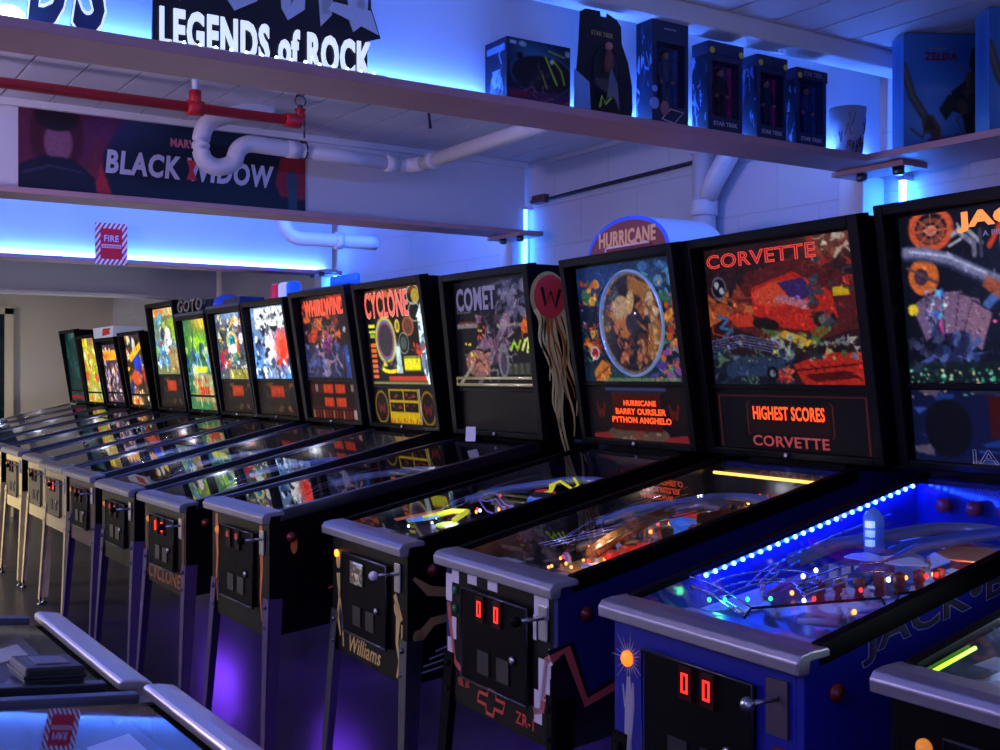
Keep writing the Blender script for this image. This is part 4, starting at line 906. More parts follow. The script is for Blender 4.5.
# -- ferris wheel machine
def flH(e):
    root, fp, P, F, D, zl, zb, FM, SM, hw, zt, L, w = [e[k] for k in ('root','fp','P','F','D','zl','zb','FM','SM','hw','zt','L','w')]
    cv = art_wheel_disc((110,110)); M = F(.55, .36, .012)
    # disc trimmed to a circle by moving grid rows
    dw, dh = w*.54, L*.53
    o = painted('wheel_disc', cv, M, dw, dh, paint_mat('wheel_backlit', .85, .3, .1), root, disc=True)
    ring = [M @ Vector((dw/2*math.cos(2*math.pi*i/48), dh/2*math.sin(2*math.pi*i/48), .004)) for i in range(48)]
    MB().tube(ring, .006, 8, closed=True).build('wheel_rim', mat('pale_blue_rim', (150,180,220), .25, .6, emit=.25), root)
    b = MB().lathe([(.5*math.cos(R(a)), .09*math.sin(R(a))) for a in range(0, 91, 9)], (0,0,0), 40)
    b.v = [tuple(M @ Vector((v[0]*dw, v[1]*dh, v[2]+.006))) for v in b.v]
    b.build('wheel_dome', glass_mat('clear_dome', ior=1.35, rough=.05), root)
    dots(F, .54, .815, .34, .022, [('HURRICANE', .55, .9), ('BARRY OURSLER', .85, 1), ('PYTHON ANGHELO', 1, 1)], e['bg'])
    # arched topper
    n = 20; r = .235
    prof = [(r*math.cos(math.pi*i/n), zt+.125*math.sin(math.pi*i/n)) for i in range(n+1)]
    t = MB().prism([(x+.02, z) for x, z in prof], D+.06, D+.30, 'y').build('arched_topper', WHITEP, root)
    TM = frame((.02, D+.06, zt), (1,0,0), (0,0,1))
    TM0 = TM
    flat('topper_face', [(a, b_-zt) for a, b_ in prof], TM, mat('topper_maroon', (120,50,50), .4, emit=.15), t, .002)
    rim = ribbon([(a*.97, (b_-zt)*.96) for a, b_ in prof], .014); flat('topper_border', rim, TM, mat('topper_blue', (40,70,200), .4, emit=.5), t, .004)
    text('topper_lettering', 'HURRICANE', .33, .055, TM @ Matrix.Translation((0,.055,.003)), mat('topper_tan', (190,140,110), .4, emit=.35), t, .002, .03)
    flat('topper_cloud', [circ(-.1+.05*k,.018,.03,.014) for k in range(5)], TM, mat('topper_cloud', (190,170,180), .4, emit=.2), t, .004)
    flat('topper_banner', [(-.12,.0),(.14,.0),(.14,.022),(-.12,.022)], TM, INK_D, t, .005)
    # front: script, gold figures
    text('front_script', 'Williams', .24, .052, frame((-.02, .02, zb+.043), (1,0,.0), (0,0,1)), INK_Y, root, .001, .01, .35)
    flat('gold_figures', [circ(-.235,zl-.115,.018,.03)]+ribbon([(-.235,zl-.16),(-.225,zl-.24),(-.24,zl-.30),(-.215,zl-.36)],[.03,.012,.02,.006])+ribbon([(-.235,zl-.2),(-.205,zl-.28),(-.19,zl-.39)],.008)
         +[circ(.215,zl-.20,.02,.022)]+ribbon([(.20,zl-.16),(.245,zl-.23)],.02)+ribbon([(.225,zl-.22),(.215,zl-.30),(.235,zl-.35),(.215,zl-.40)],[.03,.016,.018,.008])+ribbon([(.25,zl-.24),(.245,zl-.32),(.225,zl-.39)],.008), FM, INK_Y, root)
    MB().lathe([(.012,0),(.012,.006),(1e-6,.010)], (-.235, .016, zl-.095), 14, 'y').build('amber_start_lamp', AMBER, root)
    wc_ = Cv(24,24,(60,56,50)); wc_.scatter(30,[(200,190,160),(120,60,40),(150,150,130),(30,30,34)],size=(.06,.2),seed=3); wc_.rect(.25,.02,.98,.14,(170,190,220))
    painted('price_window', wc_, frame((-.05,.003,zl-.135),(1,0,0),(0,0,1)), .10, .07, paint_mat('price_window_art', .25, .3), root, skirt=.003)
    # side: gold arms
    g = ribbon([(.04,.80),(.09,.76),(.16,.75),(.22,.80)],[.01,.03,.03,.012])+ribbon([(.16,.75),(.18,.70),(.14,.68)],.012)+ribbon([(.05,.62),(.10,.67),(.17,.68),(.24,.64)],[.03,.026,.022,.01])+[circ(.055,.63,.018,.02)]
    flat('side_gold_arms', g, SM, mat('dull_gold_ink', (150,124,78), .45), root)
    flat('side_shelves', [[(.05+.02*k,.52+.02*k),(.2,.545+.02*k),(.2,.55+.02*k),(.05+.02*k,.525+.02*k)] for k in range(4)], SM, INK_G, root)
    Y2 = mat('yellow_plastic_lit', (230,220,40), .3, emit=.9)
    c = fp(-.06,.30,.05)
    b = MB().tube([fp(-.12,.27,.05),fp(-.08,.36,.06),fp(-.02,.38,.06),fp(.04,.30,.055)], .009, 8); b.build('yellow_flume', Y2, P)
    flat('cyan_plastic', [circ(-.13,.28,.05,.06,9)], frame(fp(0,0,.045),(1,0,0),(0,1,.16)), mat('cyan_plastic', (60,150,210), .3, emit=.6), P, .004)
    flat('orange_plastic', [[(-.19,.2),(-.16,.2),(-.13,.36),(-.16,.36)]], frame(fp(0,0,.05),(1,0,0),(0,1,.16)), mat('orange_plastic', (210,110,70), .3, emit=.4), P, .004)
    flat('green_plastic', [circ(.0,.3,.05,.035,9)], frame(fp(0,0,.03),(1,0,0),(0,1,.16)), mat('green_plastic', (190,220,60), .3, emit=.8), P, .004)
    V = mat('violet_wire', (150,130,220), .3, .6, emit=.25)
    e['wire']([(-.1,.50,.07),(.06,.44,.06),(.17,.44,.05),(.2,.40,.05)], .03, .003, V)
    MB().tube([fp(-.02+.05*math.sin(k*1.2), .66+.018*k, .06+.014*(k%3)) for k in range(9)], .005, 6).build('yellow_coaster_rail', Y2, P)
    for k in range(8): e['bulb'](rnd.uniform(-.2,.2), rnd.uniform(.2,.4), .03, 'w', .004)
    l = D0.lights.new('lamp_light', 'POINT'); l.energy = .35; l.color = (.8,.95,1); l.shadow_soft_size = .02
    o = D0.objects.new('lamp_light', l); COL.objects.link(o); o.parent = root; o.location = fp(-.03,.32,.075)
machine('black machine with a round fairground wheel in its backglass and arched topper sign', -3.19, 1.585, rz=-.055, zl=.902, start=False, slots=False, knob=WHITEP, glow=.85, lamps=.06, glass=AGLASS, zt=1.815, w=.665, art=art_wheel, res=(170,160), panel=pan_wheel, gx=.06, gt=(.05,.665), pt=(.69,.98), detail=2, fl=flH,
        legm=CHROMED, rail=BLACKM, field=[(24,26,40),(60,40,50),(90,80,50),(40,60,90),(30,30,40)])

# -- flaming comet side art
def flCo(e):
    root, fp, P, F, D, zl, zb, FM, SM, hw, zt, w = [e[k] for k in ('root','fp','P','F','D','zl','zb','FM','SM','hw','zt','w')]
    text('title', 'COMET', .31, .10, F(.33, .16, .006), TITLE_G, e['bg'], .001, .03)
    b = MB(); p = [F(.07,.685,.012).translation, F(.93,.685,.012).translation, F(.93,.645,.012).translation, F(.07,.645,.012).translation]
    b.tube(p, .006, 8, closed=True); b.build('chrome_light_channel', mat('warm_chrome', (220,210,160), .2, .9, emit=.2), root)
    # decal on the right side of the backbox
    S2 = frame((w/2+.001, 0, 0), (0,1,0), (0,0,1)); cy = D+.112; cz = zt-.125
    dd = flat('streamer_halo', [circ(cy-.006,cz,.088,.098)], S2, INK_Y, e['bx'], .001)
    Y = []
    for k in range(7):
        off = -.075+.024*k; ln = (.28,.40,.48,.60,.66,.5,.42)[k]
        pts = [(cy+off*.9+.012*math.sin(i*.9+k)+.012*i*.55, cz-.05-ln*i/12) for i in range(13)]
        Y += ribbon(pts, [.024*(1-i/12.5)+.003 for i in range(13)])
    flat('yellow_streamers', Y, S2, mat('bright_gold_ink', (252,226,140), .4), e['bx'], .0014)
    Y = []
    for k in range(3):
        off = -.03+.03*k; pts = [(cy+off+.010*math.sin(i*.9+k*2)+.007*i, cz-.06-.34*i/12) for i in range(13)]; Y += ribbon(pts, [.012*(1-i/12.5)+.002 for i in range(13)])
    flat('orange_streamers', Y, S2, INK_O, e['bx'], .0018)
    flat('red_disc', [circ(cy,cz,.076,.085)], S2, mat('brick_red_ink', (190,50,56), .45, emit=.06), e['bx'], .002)
    flat('letter_mark', ribbon([(cy-.04,cz+.035),(cy-.022,cz-.035),(cy+.002,cz+.02),(cy+.026,cz-.04),(cy+.048,cz+.03)], .015), S2, INK_K, e['bx'], .003)
    # front streamers
    for s, q in ((-.235,0), (.21,1)):
        f = ribbon([(s,zl-.05),(s,zl-.10),(s+.008,zl-.2),(s-.004,zl-.3),(s+.01,zl-.38)], [.024,.03,.022,.012,.004]); flat('orange_streamer', f, FM, INK_O, root)
    # side figure
    g = [circ(.33,.80,.03,.028), circ(.33,.725,.022,.03)]+ribbon([(.31,.76),(.28,.72),(.33,.69),(.29,.65)],.016)+ribbon([(.35,.77),(.39,.73),(.36,.70),(.40,.66)],.014)+ribbon([(.24,.64),(.34,.66),(.42,.69)],.008)
    flat('side_figure', g, SM, mat('dull_orange_ink', (170,80,50), .45), root)
    flat('side_spot', [circ(.11,.80,.012,.03)], SM, INK_O, root)
    for k in range(3):
        c = fp(-.2+.1*k,.3,0)
machine('black machine with yellow streamer art on its backbox side and dim backglass', -3.995, 1.475, zl=.915, zt=1.82, w=.68, glow=.85, lamps=.1, lean=.08, art=art_comet, res=(150,140), gx=.075, gt=(.05,.70), pt=(.74,.97), detail=1, fl=flCo, legm=PURP, rail=CHROMED,
        field=[(40,40,60),(150,60,60),(90,80,110),(170,150,60),(50,60,90)])

def flCy(e):
    F = e['F']; text('title', 'CYCLONE', .44, .125, F(.38, .155, .006), mat('hot_red_title', (222,96,66), .4, emit=1.0), e['bg'], .001, .03)
    text('title_outline', 'CYCLONE', .445, .13, F(.38, .155, .005), TITLE_W, e['bg'], .001, .0, outline=.012)
    root, FM, zl, zb = e['root'], e['FM'], e['zl'], e['zb']
    for x in (-.25, .25): flat('orange_pinstripe', ribbon([(x, zl-.06), (x, zb+.02)], .012), FM, mat('dim_orange_ink', (150,70,40), .5), root)
    text('front_lettering', 'CYCLONE', .44, .06, frame((0,.02,zb+.05),(1,0,-.0),(0,0,1)), mat('dim_orange_ink', (150,70,40), .5), root, .001, .02, .2)
machine('black machine with bold red title and concentric coloured rings on its backglass', -4.85, 1.465, zl=.87, zt=1.84, w=.70, glow=1.35, art=art_rings, panel=pan_rings, res=(130,140), gx=.06, gt=(.055,.70), pt=(.73,.985), fl=flCy, zero=True, rail=CHROMED, legm=PURP,
        field=[(50,60,90),(200,60,50),(220,210,80),(120,130,160),(90,60,110)])
def flW(e):
    F = e['F']; text('title', 'WHIRLWIND', .50, .09, F(.5, .13, .006), mat('storm_title', (226,84,50), .4, emit=.9), e['bg'], .001, .04)
    t = MB().box(-.30,.33,e['D']+.04,e['D']+.26,e['zt'],e['zt']+.012)
    t = t.build('topper_base', mat('topper_navy', (20,40,110), .4), e['root'])
    b = MB()
    for k in range(5): b.lathe([(.022,0),(.022,.05),(.016,.06)], (.0+.065*k,e['D']+.12,e['zt']+.012), 12)
    b.build('blue_beacon', mat('blue_beacon', (30,90,220), .3, emit=.5), t)
machine('black machine with orange storm crowd backglass and red scoreboard panel', -5.64, 1.48, zl=.862, glow=.95, zt=1.845, w=.72, art=art_storm, panel=pan_storm, res=(110,130), gx=.09, fl=flW, rail=CHROMED, legm=PURP, field=[(60,50,90),(220,70,80),(240,220,160),(90,100,160),(150,60,120)])
def flh(e):
    zt = e['zt']; b = MB()
    for k, (n, c) in enumerate((('red_beacon',(190,30,50)),('white_beacon',(200,205,225)),('small_blue_beacon',(30,90,210)))):
        x = -.02+.12*k; t = MB().lathe([(.05,0),(.05,.01),(.042,.012),(.042,.085),(.03,.10),(1e-6,.105)], (x,e['D']+.12,zt), 16).build(n, mat(n, c, .3, emit=.45), e['root'])
machine('machine with white and glowing red backglass and coloured beacons on top', -6.405, 1.495, zl=.868, zt=1.83, w=.66, art=art_hero, panel=pan_dark, res=(90,110), glow=1.8, fl=flh, rail=CHROMED, front=MAROON, legm=PURP, field=[(80,90,130),(60,120,220),(230,230,120),(220,90,60),(150,160,190)])
def flg(e):
    zt = e['zt']; t = MB().box(-.30,.30,e['D'],e['D']+.26,zt,zt+.018).build('topper_tray', mat('tray_grey', (90,100,130), .4, .4), e['root'])
    MB().lathe([(.10,0),(.10,.02),(.09,.05),(.05,.075),(1e-6,.08)], (-.2,e['D']+.12,zt+.018), 20).build('blue_dome', mat('blue_dome', (20,50,190), .25, emit=.6, coat=.5), t)
    MB().box(-.08,.22,e['D']+.04,e['D']+.2,zt+.018,zt+.06).build('blue_topper_box', mat('topper_navy', (20,40,110), .4), t)
machine('machine with many coloured party backglass under a blue dome topper', -7.055, 1.50, zl=.868, zt=1.82, w=.62, art=art_party, panel=lambda r: pan_dark(r, ((200,60,24),(130,90,60),(60,50,40))), res=(90,110), glow=1.3, fl=flg, rail=CHROMED, front=CREAM, zero=True, legm=CREAM, field=[(70,80,110),(60,140,220),(220,120,60),(190,200,120),(120,130,160)])
def flf(e):
    zt = e['zt']; t = MB().box(-.30,.30,e['D'],e['D']+.2,zt,zt+.02).build('topper_tray', mat('tray_grey', (90,100,130), .4, .4), e['root'])
    text('topper_lettering', 'GOTO', .52, .085, frame((0,e['D']+.04,zt+.068),(1,0,0),(0,0,1)), CHROME, t, .03, .02)
    MB().box(-.27,.27,e['D']+.07,e['D']+.09,zt+.02,zt+.10).build('topper_board', mat('topper_board', (50,56,80), .4), t)
machine('machine with green and yellow backglass under silver lettering topper', -7.715, 1.53, zl=.876, zt=1.80, w=.62, art=art_green, res=(80,110), gt=(.04,.97), glow=1.3, fl=flf, rail=CHROMED, front=CREAM, legm=CREAM, field=[(80,90,120),(80,160,220),(230,150,60),(200,210,190),(40,60,190)])
machine('tallest machine of the row, its backglass rising above both neighbours', -8.41, 1.52, zl=.888, zt=1.925, w=.66, art=art_tall, panel=lambda r: pan_dark(r, ((220,70,40),(120,100,80),(60,60,60))), res=(80,110), glow=1.3, rail=CHROMED, front=CREAM, legm=CREAM, field=[(80,90,120),(170,190,200),(200,90,60),(120,160,170),(60,70,110)])
machine('machine with golden backglass directly left of the tallest one', -9.21, 1.53, zl=.885, zt=1.735, w=.62, art=art_gold, res=(70,110), gt=(.04,.97), glow=1.3, rail=CHROMED, front=CREAM, legm=CREAM, detail=1, field=[(100,110,130),(190,200,210),(60,130,120),(200,90,60),(150,150,140)])
def flc(e):
    zt = e['zt']; t = MB().prism([(-.30,zt),(.30,zt),(.33,zt+.09),(-.33,zt+.09)], e['D'], e['D']+.24, 'y').build('white_topper', mat('lit_white_topper', (170,175,200), .5, emit=.25), e['root'])
    flat('topper_emblem', [[(-.02,-.03),(.22,-.02),(.2,.01),(.24,.03),(.0,.03)]], frame((.0,e['D'],zt+.045),(1,0,0),(0,0,1)), INK_R, t, .003)
machine('machine with mosaic backglass and white box topper near the far wall', -9.93, 1.53, zl=.885, zt=1.71, w=.62, art=art_mosaic, res=(70,110), gt=(.10,.93), glow=1.3, fl=flc, rail=CHROMED, front=CREAM, legm=CREAM, detail=1, field=[(90,100,120),(200,200,210),(90,90,110),(150,160,170),(60,60,70)])
machine('machine with yellow backglass, second from the far end of the row', -10.61, 1.53, zl=.885, zt=1.75, w=.62, art=art_yellow, res=(70,110), gt=(.04,.97), glow=1.3, rail=CHROMED, front=CREAM, legm=CREAM, detail=1, field=[(90,100,120),(200,200,210),(90,90,110),(150,160,170),(60,60,70)])
machine('farthest machine of the row with a dark teal backglass beside the beige wall', -11.28, 1.53, zl=.885, zt=1.82, w=.62, art=art_teal, res=(60,90), gt=(.04,.97), rail=CHROMED, front=CREAM, legm=CREAM, detail=1, field=[(90,100,120),(200,200,210),(90,90,110),(150,160,170),(60,60,70)])

# -- two machines of the facing row, bottom left; they face the long row
RLOCK = mat('satin_lockdown', (196,196,204), .3, .8, noise=.1, nscale=30)
STRONG = glass_mat('cabinet_glass_strong', ior=2.0, rough=.02)
def art_plain(r): return art_generic(r, 9, ((50,70,120),(90,110,160),(160,170,200)), (20,26,44))
FBC = [(40,48,66),(70,80,100),(90,100,130),(50,60,80),(110,120,140)]
machine('machine of the facing row at lower left with a small black box on its glass', -2.155, .536, w=.60, lockd=.045, wc=.60, rz=math.pi, D=1.0, zl=.895, slope=.10, art=art_plain, res=(30,30), zt=1.8, lock=RLOCK, rail=CHROMED, detail=1, field=FBC, glass=STRONG, legm=CHROMED)
machine('machine of the facing row at the bottom left corner, its glass reflecting blue light', -1.48, .561, w=.60, lockd=.045, wc=.60, rz=math.pi, D=1.0, zl=.895, slope=.10, art=art_plain, res=(30,30), zt=1.8, lock=RLOCK, rail=CHROMED, detail=1, field=FBC, glass=STRONG, legm=CHROMED)
t = empty('card_reader_box', (-1.925, .40, .903), R(4), 'small black box with grey screen lying on machine glass, lower left', 'electronic box')
t.rotation_euler = (R(-5.7), 0, R(3)); t.scale = (.78, .9, 1)
MB().box(-.065,.065,-.05,.05,0,.026).build('case', mat('black_case', (20,18,24), .4), t, bevel=.004)
MB().box(-.068,.068,-.053,.053,.008,.014).build('seam_band', mat('case_seam', (10,10,12), .5), t, bevel=.002)
MB().box(-.035,.035,-.028,.030,.026,.0275).build('screen', mat('grey_screen', (70,64,80), .25), t)

# ------------------------------------------------------------------ things on the ledges
ZS = 2.0705
def vv(u, v, x):     # helper for layout: world y, z of a point at picture (u, v) on plane x
    th = math.atan(755/1150); c, s = math.cos(th), math.sin(th); t = (u-500)/1150
    y = x*(s+c*t)/(s*t-c); d = -c*x+s*y
    return y, 1.38+(377-v)*d/1150
NAVYB = mat('navy_carton', (34,44,82), .35, noise=.3, nscale=30.)
WIN = glass_mat('carton_window', ior=1.45, rough=.05)
def fig_box(label, u0, u1, h, x=-2.40, dep=.065, kind=0, group='boxed figures on the nearest ledge', notch=False):
    y0 = vv(u0, 120, x)[0]; y1 = vv(u1, 120, x)[0]; wy = y1-y0
    t = empty('boxed_figure', (x, (y0+y1)/2, ZS), 0, label, 'boxed figure', group)
    X0, X1 = -dep, 0.
    b = MB(); a = wy/2
    # carton shell with open front
    b.box(X0, X0+.004, -a, a, 0, h); b.box(X0, X1, -a, -a+.004, 0, h); b.box(X0, X1, a-.004, a, 0, h); b.box(X0, X1, -a, a, h-.004, h); b.box(X0, X1, -a, a, 0, .004)
    b.build('carton', NAVYB, t)
    side = Cv(30, 80, (14,24,50)); side.scatter(26, [(90,120,170),(40,60,100),(10,14,30),(120,150,190)], size=(.04,.16), seed=int(u0), kinds='lp')
    painted('side_panel', side, frame((X0/2, -a-.001, h/2), (-1,0,0), (0,0,1)) if False else frame((X0/2, -a-.001, h/2), (1,0,0), (0,0,1)), dep, h, PAINT, t)
    FMx = frame((X1+.0005, 0, 0), (0,1,0), (0,0,1))
    hh = h*(.80 if kind != 2 else .86); hb = h*.20
    fr = [[(-a,0),(a,0),(a,hb),(-a,hb)],[(-a,hh),(a,hh),(a,h),(-a,h)],[(-a,hb),(-a*.78,hb),(-a*.78,hh),(-a,hh)],[(a*.78,hb),(a,hb),(a,hh),(a*.78,hh)]]
    flat('front_frame', fr, FMx, NAVYB, t, .001)
    back = Cv(30, 60, (120,30,90) if kind == 1 else (40,70,120)); back.rect(0,0,.12,1,(220,40,110) if kind == 1 else (60,100,160)); back.rect(.88,0,1,1,(220,40,110) if kind == 1 else (60,100,160)); back.grain(.2)
    painted('backing_card', back, frame((X0+.026, 0, (hb+hh)/2), (0,1,0), (0,0,1)), wy*.95, hh-hb, PAINT, t)
    # doll
    hf = hh-hb; z = hb
    b = MB(); sk = MB()
    for s in (-1, 1): b.tube([(X0*.32, s*.009, z), (X0*.32, s*.008, z+hf*.22), (X0*.32, s*.006, z+hf*.42)], .007, 8, r1=.009)
    b.lathe([(.010, 0), (.015, hf*.05), (.012, hf*.12), (.018, hf*.28), (.014, hf*.34), (.006, hf*.37)], (X0*.32, 0, z+hf*.40), 12, sx=.7)
    for s in (-1, 1): b.tube([(X0*.32, s*.018, z+hf*.70), (X0*.32+.002, s*.026, z+hf*.55), (X0*.32+.008, s*.022, z+hf*.42)], .006, 8, r1=.004)
    b.build('doll', mat('doll_suit_%d' % kind, [(70,80,110),(26,22,34),(40,60,110)][kind], .6), t)
    sk.ball((X0*.32, 0, z+hf*.83), hf*.065, 12, 1.25)
    for s in (-1, 1): sk.ball((X0*.32+.008, s*.022, z+hf*.40), .006)
    sk.build('doll_head', mat('doll_skin', (170,120,100), .6), t)
    MB().lathe([(hf*.066, -.002), (hf*.072, hf*.03), (hf*.05, hf*.065), (1e-6, hf*.08)], (X0*.32-.003, 0, z+hf*.85), 12).build('doll_hair', mat('doll_hair', (40,26,22), .7), t)
    MB().box(X1-.0012, X1-.0004, -a*.8, a*.8, hb, hh).build('window', WIN, t)
    return t, FMx, a, h, hb, hh
# toy vehicle box
def veh_box():
    x = -2.40; y0 = vv(507, 90, x)[0]; y1 = vv(570, 90, x)[0]; a = (y1-y0)/2; h = .165; dep = .10
    t = empty('boxed_vehicle', (x, (y0+y1)/2, ZS), 0, 'wide low navy box with yellow green stripes, leftmost box on the nearest ledge', 'toy box', 'boxed figures on the nearest ledge')
    cv = Cv(90, 80, (16,26,50)); cv.glow(.4,.2,.5,.3,(40,110,160),.8); cv.ell(.55,.5,.5,.32,(70,110,150),ring=.04); cv.ell(.55,.5,.46,.28,(24,22,34)); cv.scatter(20,[(60,50,60),(90,80,90),(30,30,50)],(.2,.35,.7,.7),(.03,.1),2)
    cv.line([(.6,.22),(.7,.45),(.78,.62)],.016,(170,230,40)); cv.line([(.72,.25),(.85,.4),(.9,.6)],.016,(150,210,40)); cv.line([(.55,.5),(.62,.7)],.012,(150,200,50)); cv.ell(.7,.28,.03,.04,(200,210,200)); cv.ell(.95,.12,.04,.05,(150,170,190)); cv.line([(.65,.12),(.9,.18)],.014,(150,180,60))
    cv.rect(0,.76,1,1,(70,40,80)); cv.scatter(12,[(110,60,110),(150,90,130)],(.3,.76,1,.95),(.04,.1),3,kinds='l'); cv.rect(.03,.8,.35,.88,(120,30,60)); cv.ell(.2,.26,.05,.05,(10,14,24)); cv.rect(.05,.05,.15,.1,(190,200,210)); cv.ell(.24,.08,.06,.04,(150,180,190)); cv.blur()
    b = MB().box(-dep,0,-a,a,0,h); b.build('carton', NAVYB, t)
    painted('front_artwork', cv, frame((.001,0,h/2),(0,1,0),(0,0,1)), 2*a, h, PAINT, t)
    sd = Cv(30,60,(12,22,44)); sd.rect(.1,.1,.9,.2,(90,110,150)); sd.scatter(20,[(60,80,120),(110,130,160),(12,20,40)],(0,.35,1,1),(.05,.2),2,kinds='lp')
    painted('side_panel', sd, frame((-dep/2,-a-.001,h/2),(1,0,0),(0,0,1)), dep, h, PAINT, t)
veh_box()
# blister card with arrowhead insignia
def blister():
    x = -2.42; y0 = vv(573, 90, x)[0]; y1 = vv(632, 90, x)[0]; a = (y1-y0)/2; h = .285
    t = empty('blister_pack', (x, (y0+y1)/2, ZS), 0, 'tall dark blister pack with silver arrowhead emblem, rounded top and side', 'blister pack', 'boxed figures on the nearest ledge')
    S = frame((0,0,0),(0,1,0),(0,0,1))
    out = [(-a,0),(a*.95,0),(a,.04),(a*.98,.10),(a*.85,.16),(a*.62,.21),(a*.60,.255),(a*.45,.272),(.012,.284),(.010,.272),(-.010,.272),(-.012,.286),(-a*.6,.285),(-a*.78,.275),(-a*.82,.2)]
    flat('backing_card', out, S, mat('black_card', (14,16,30), .4), t, .003)
    b = MB().lathe([(.048*math.cos(R(q)), .035*math.sin(R(q))) for q in range(0,91,15)], (0,0,0), 20); b.v = [(v[2]+.004, v[0]*.95, v[1]*1.7+.115) for v in b.v]; b.build('clear_bubble', WIN, t)
    arrow = [(-.036,.02),(-.012,.045),(-.002,.12),(.004,.125),(.022,.09),(.030,.02),(.018,.045),(.008,.055),(-.008,.05)]
    flat('arrowhead_emblem', arrow, frame((.03,0,0),(0,1,0),(0,0,1)), mat('silver_grey', (120,125,140), .35, .4), t, .004)
    flat('side_blue_tab', [[(-a,.005),(-a*.45,.005),(-a*.5,.09),(-a,.12)]], frame((.004,0,0),(0,1,0),(0,0,1)), mat('pale_blue_card', (110,160,220), .4), t, .002)
    b = MB().lathe([(.011,0),(.014,.02),(.011,.05),(.005,.06)], (.02,.004,.12), 10); b.build('toy_torso', mat('rust_cloth', (120,60,40), .6), t); MB().ball((.02,.004,.19), .011, 10).build('toy_head', mat('doll_skin', (170,120,100), .6), t)
    text('card_lettering', 'STAR TREK', .075, .012, frame((.0035,-.005,.225),(0,1,0),(0,0,1)), INK_Y, t, .0008, .01)
    flat('lime_stripe', ribbon([(-.04,.02),(-.032,.05),(-.02,.03),(.0,.05)], .006), frame((.036,0,0),(0,1,0),(0,0,1)), mat('lime_ink', (150,190,40), .4), t)
blister()
def boxtext(t, F, z, s, w, h, m=INK_W, y=0.): text('box_lettering', s, w, h, F @ Matrix.Translation((y, z, .0015)), m, t, .0006, .015)
t, F, a, h, hb, hh = fig_box('tall navy figure box standing alone, right of the blister pack', 652, 688, .29, kind=0)
flat('lid_stripe', [[(-.025,h*.92),(.02,h*.92),(.02,h*.935),(-.025,h*.935)]], F @ Matrix.Translation((0,0,.002)), INK_G, t); flat('silver_triangle_mark', ribbon([(-a*.5,.02),(.0,.05),(a*.7,.045),(a*.2,.012),(-a*.5,.02)],.003), F @ Matrix.Translation((0,0,.002)), INK_W, t); flat('round_stickers', [circ(-a*.9,.06,.016),circ(-a*.88,.10,.009)], F @ Matrix.Translation((0,0,.002)), mat('pale_sticker', (130,160,210), .4), t); flat('portrait_spot', [circ(-a*.35,.05,.016,.02)], F @ Matrix.Translation((0,0,.0025)), mat('portrait_skin', (150,100,110), .5), t)
for i, (u0, u1, h_, k, lab) in enumerate(((708,742,.264,1,'figure box with magenta lining and yellow seals, left of its twin'), (757,786,.256,1,'figure box with magenta lining standing between two other figure boxes'), (796,826,.242,2,'blue lined figure box beside the patterned tumbler'))):
    t, F, a, h, hb, hh = fig_box(lab, u0, u1, h_, kind=k)
    boxtext(t, F, hb*.62, 'STAR TREK', a*1.4, .012)
    MB().box(-.065, .006, -a-.002, a+.002, h*.86, h).build('overhanging_lid', NAVYB, t, bevel=.002)
    flat('yellow_seal', [circ(s*a*.85, h*.90, .009) for s in ((-1, 1) if k == 1 else (-1,))], F @ Matrix.Translation((0,0,.0065)), mat('yellow_sticker', (210,190,60), .4), t)
    if k == 2: boxtext(t, F @ Matrix.Translation((0,0,.006)), h*.93, 'STAR TREK', a*1.2, .014, INK_G)
# tumbler
y0 = vv(824, 130, -2.44)[0]; y1 = vv(866, 130, -2.44)[0]
t = empty('drinking_tumbler', (-2.43, (y0+y1)/2, ZS), 0, 'pale tumbler with grey ink sketch at the right end of the ledge', 'tumbler')
b = MB().lathe([(1e-6,.004),(.040,.004),(.040,0),(.043,0),(.058,.155),(.056,.155),(.042,.008),(1e-6,.008)], (0,0,0), 28); b.build('cup', mat('tumbler_grey', (150,150,165), .35), t)
b = MB(); r2 = random.Random(4)
for k in range(16):
    a0 = r2.uniform(-1.4,1.2); z0 = r2.uniform(.02,.12); pts = []
    for i in range(7):
        a1 = a0+.09*i*math.cos(k); z1 = min(.148,max(.008,z0+.02*math.sin(i*1.2+k))); rr = .0433+.015*z1/.155; pts.append((rr*math.cos(a1), rr*math.sin(a1), z1))
    b.tube(pts, .0011, 4)
b.build('ink_sketch', mat('ink_grey', (60,56,76), .5), t)
# sign boards
def gothic(name, s, ydir0, ydir1, z0, z1, x, m1, m2, parent, bold=.03):
    ym = (ydir0+ydir1)/2; zm = (z0+z1)/2
    text(name+'_outline', s, ydir1-ydir0+.03, z1-z0+.03, frame((x, ym, zm), (0,1,0), (0,0,1)), m2, parent, .003, bold+.02)
    text(name, s, ydir1-ydir0, z1-z0, frame((x+.004, ym, zm), (0,1,0), (0,0,1)), m1, parent, .003, bold)
xs = -2.44
ya, yb = vv(158, 20, xs)[0], vv(370, 50, xs)[0]
t = empty('lettered_sign', (xs, (ya+yb)/2, ZS), 0, 'dark cutout sign with glowing white letters standing on the nearest ledge', 'sign')
KB = mat('sign_black', (10,14,34), .4); SW = mat('sign_white', (225,238,255), .4, emit=.75); SG = mat('sign_grey_letters', (150,165,215), .4, emit=.12)
L2 = (yb-ya)/2
S = frame((0,0,0),(0,1,0),(0,0,1))
flat('backboard', [(-L2-.015,.0),(L2*.96,.0),(L2*.96,.10),(L2*1.10,.112),(L2*1.0,.18),(L2*.98,.32),(-L2,.32),(-L2*1.05,.12)], S, KB, t, .006)
text('sign_lettering', 'LEGENDS of ROCK', 2*L2, .090, frame((.008,0,.052),(0,1,0),(0,0,1)), SW, t, .004, .04, space=1.12)
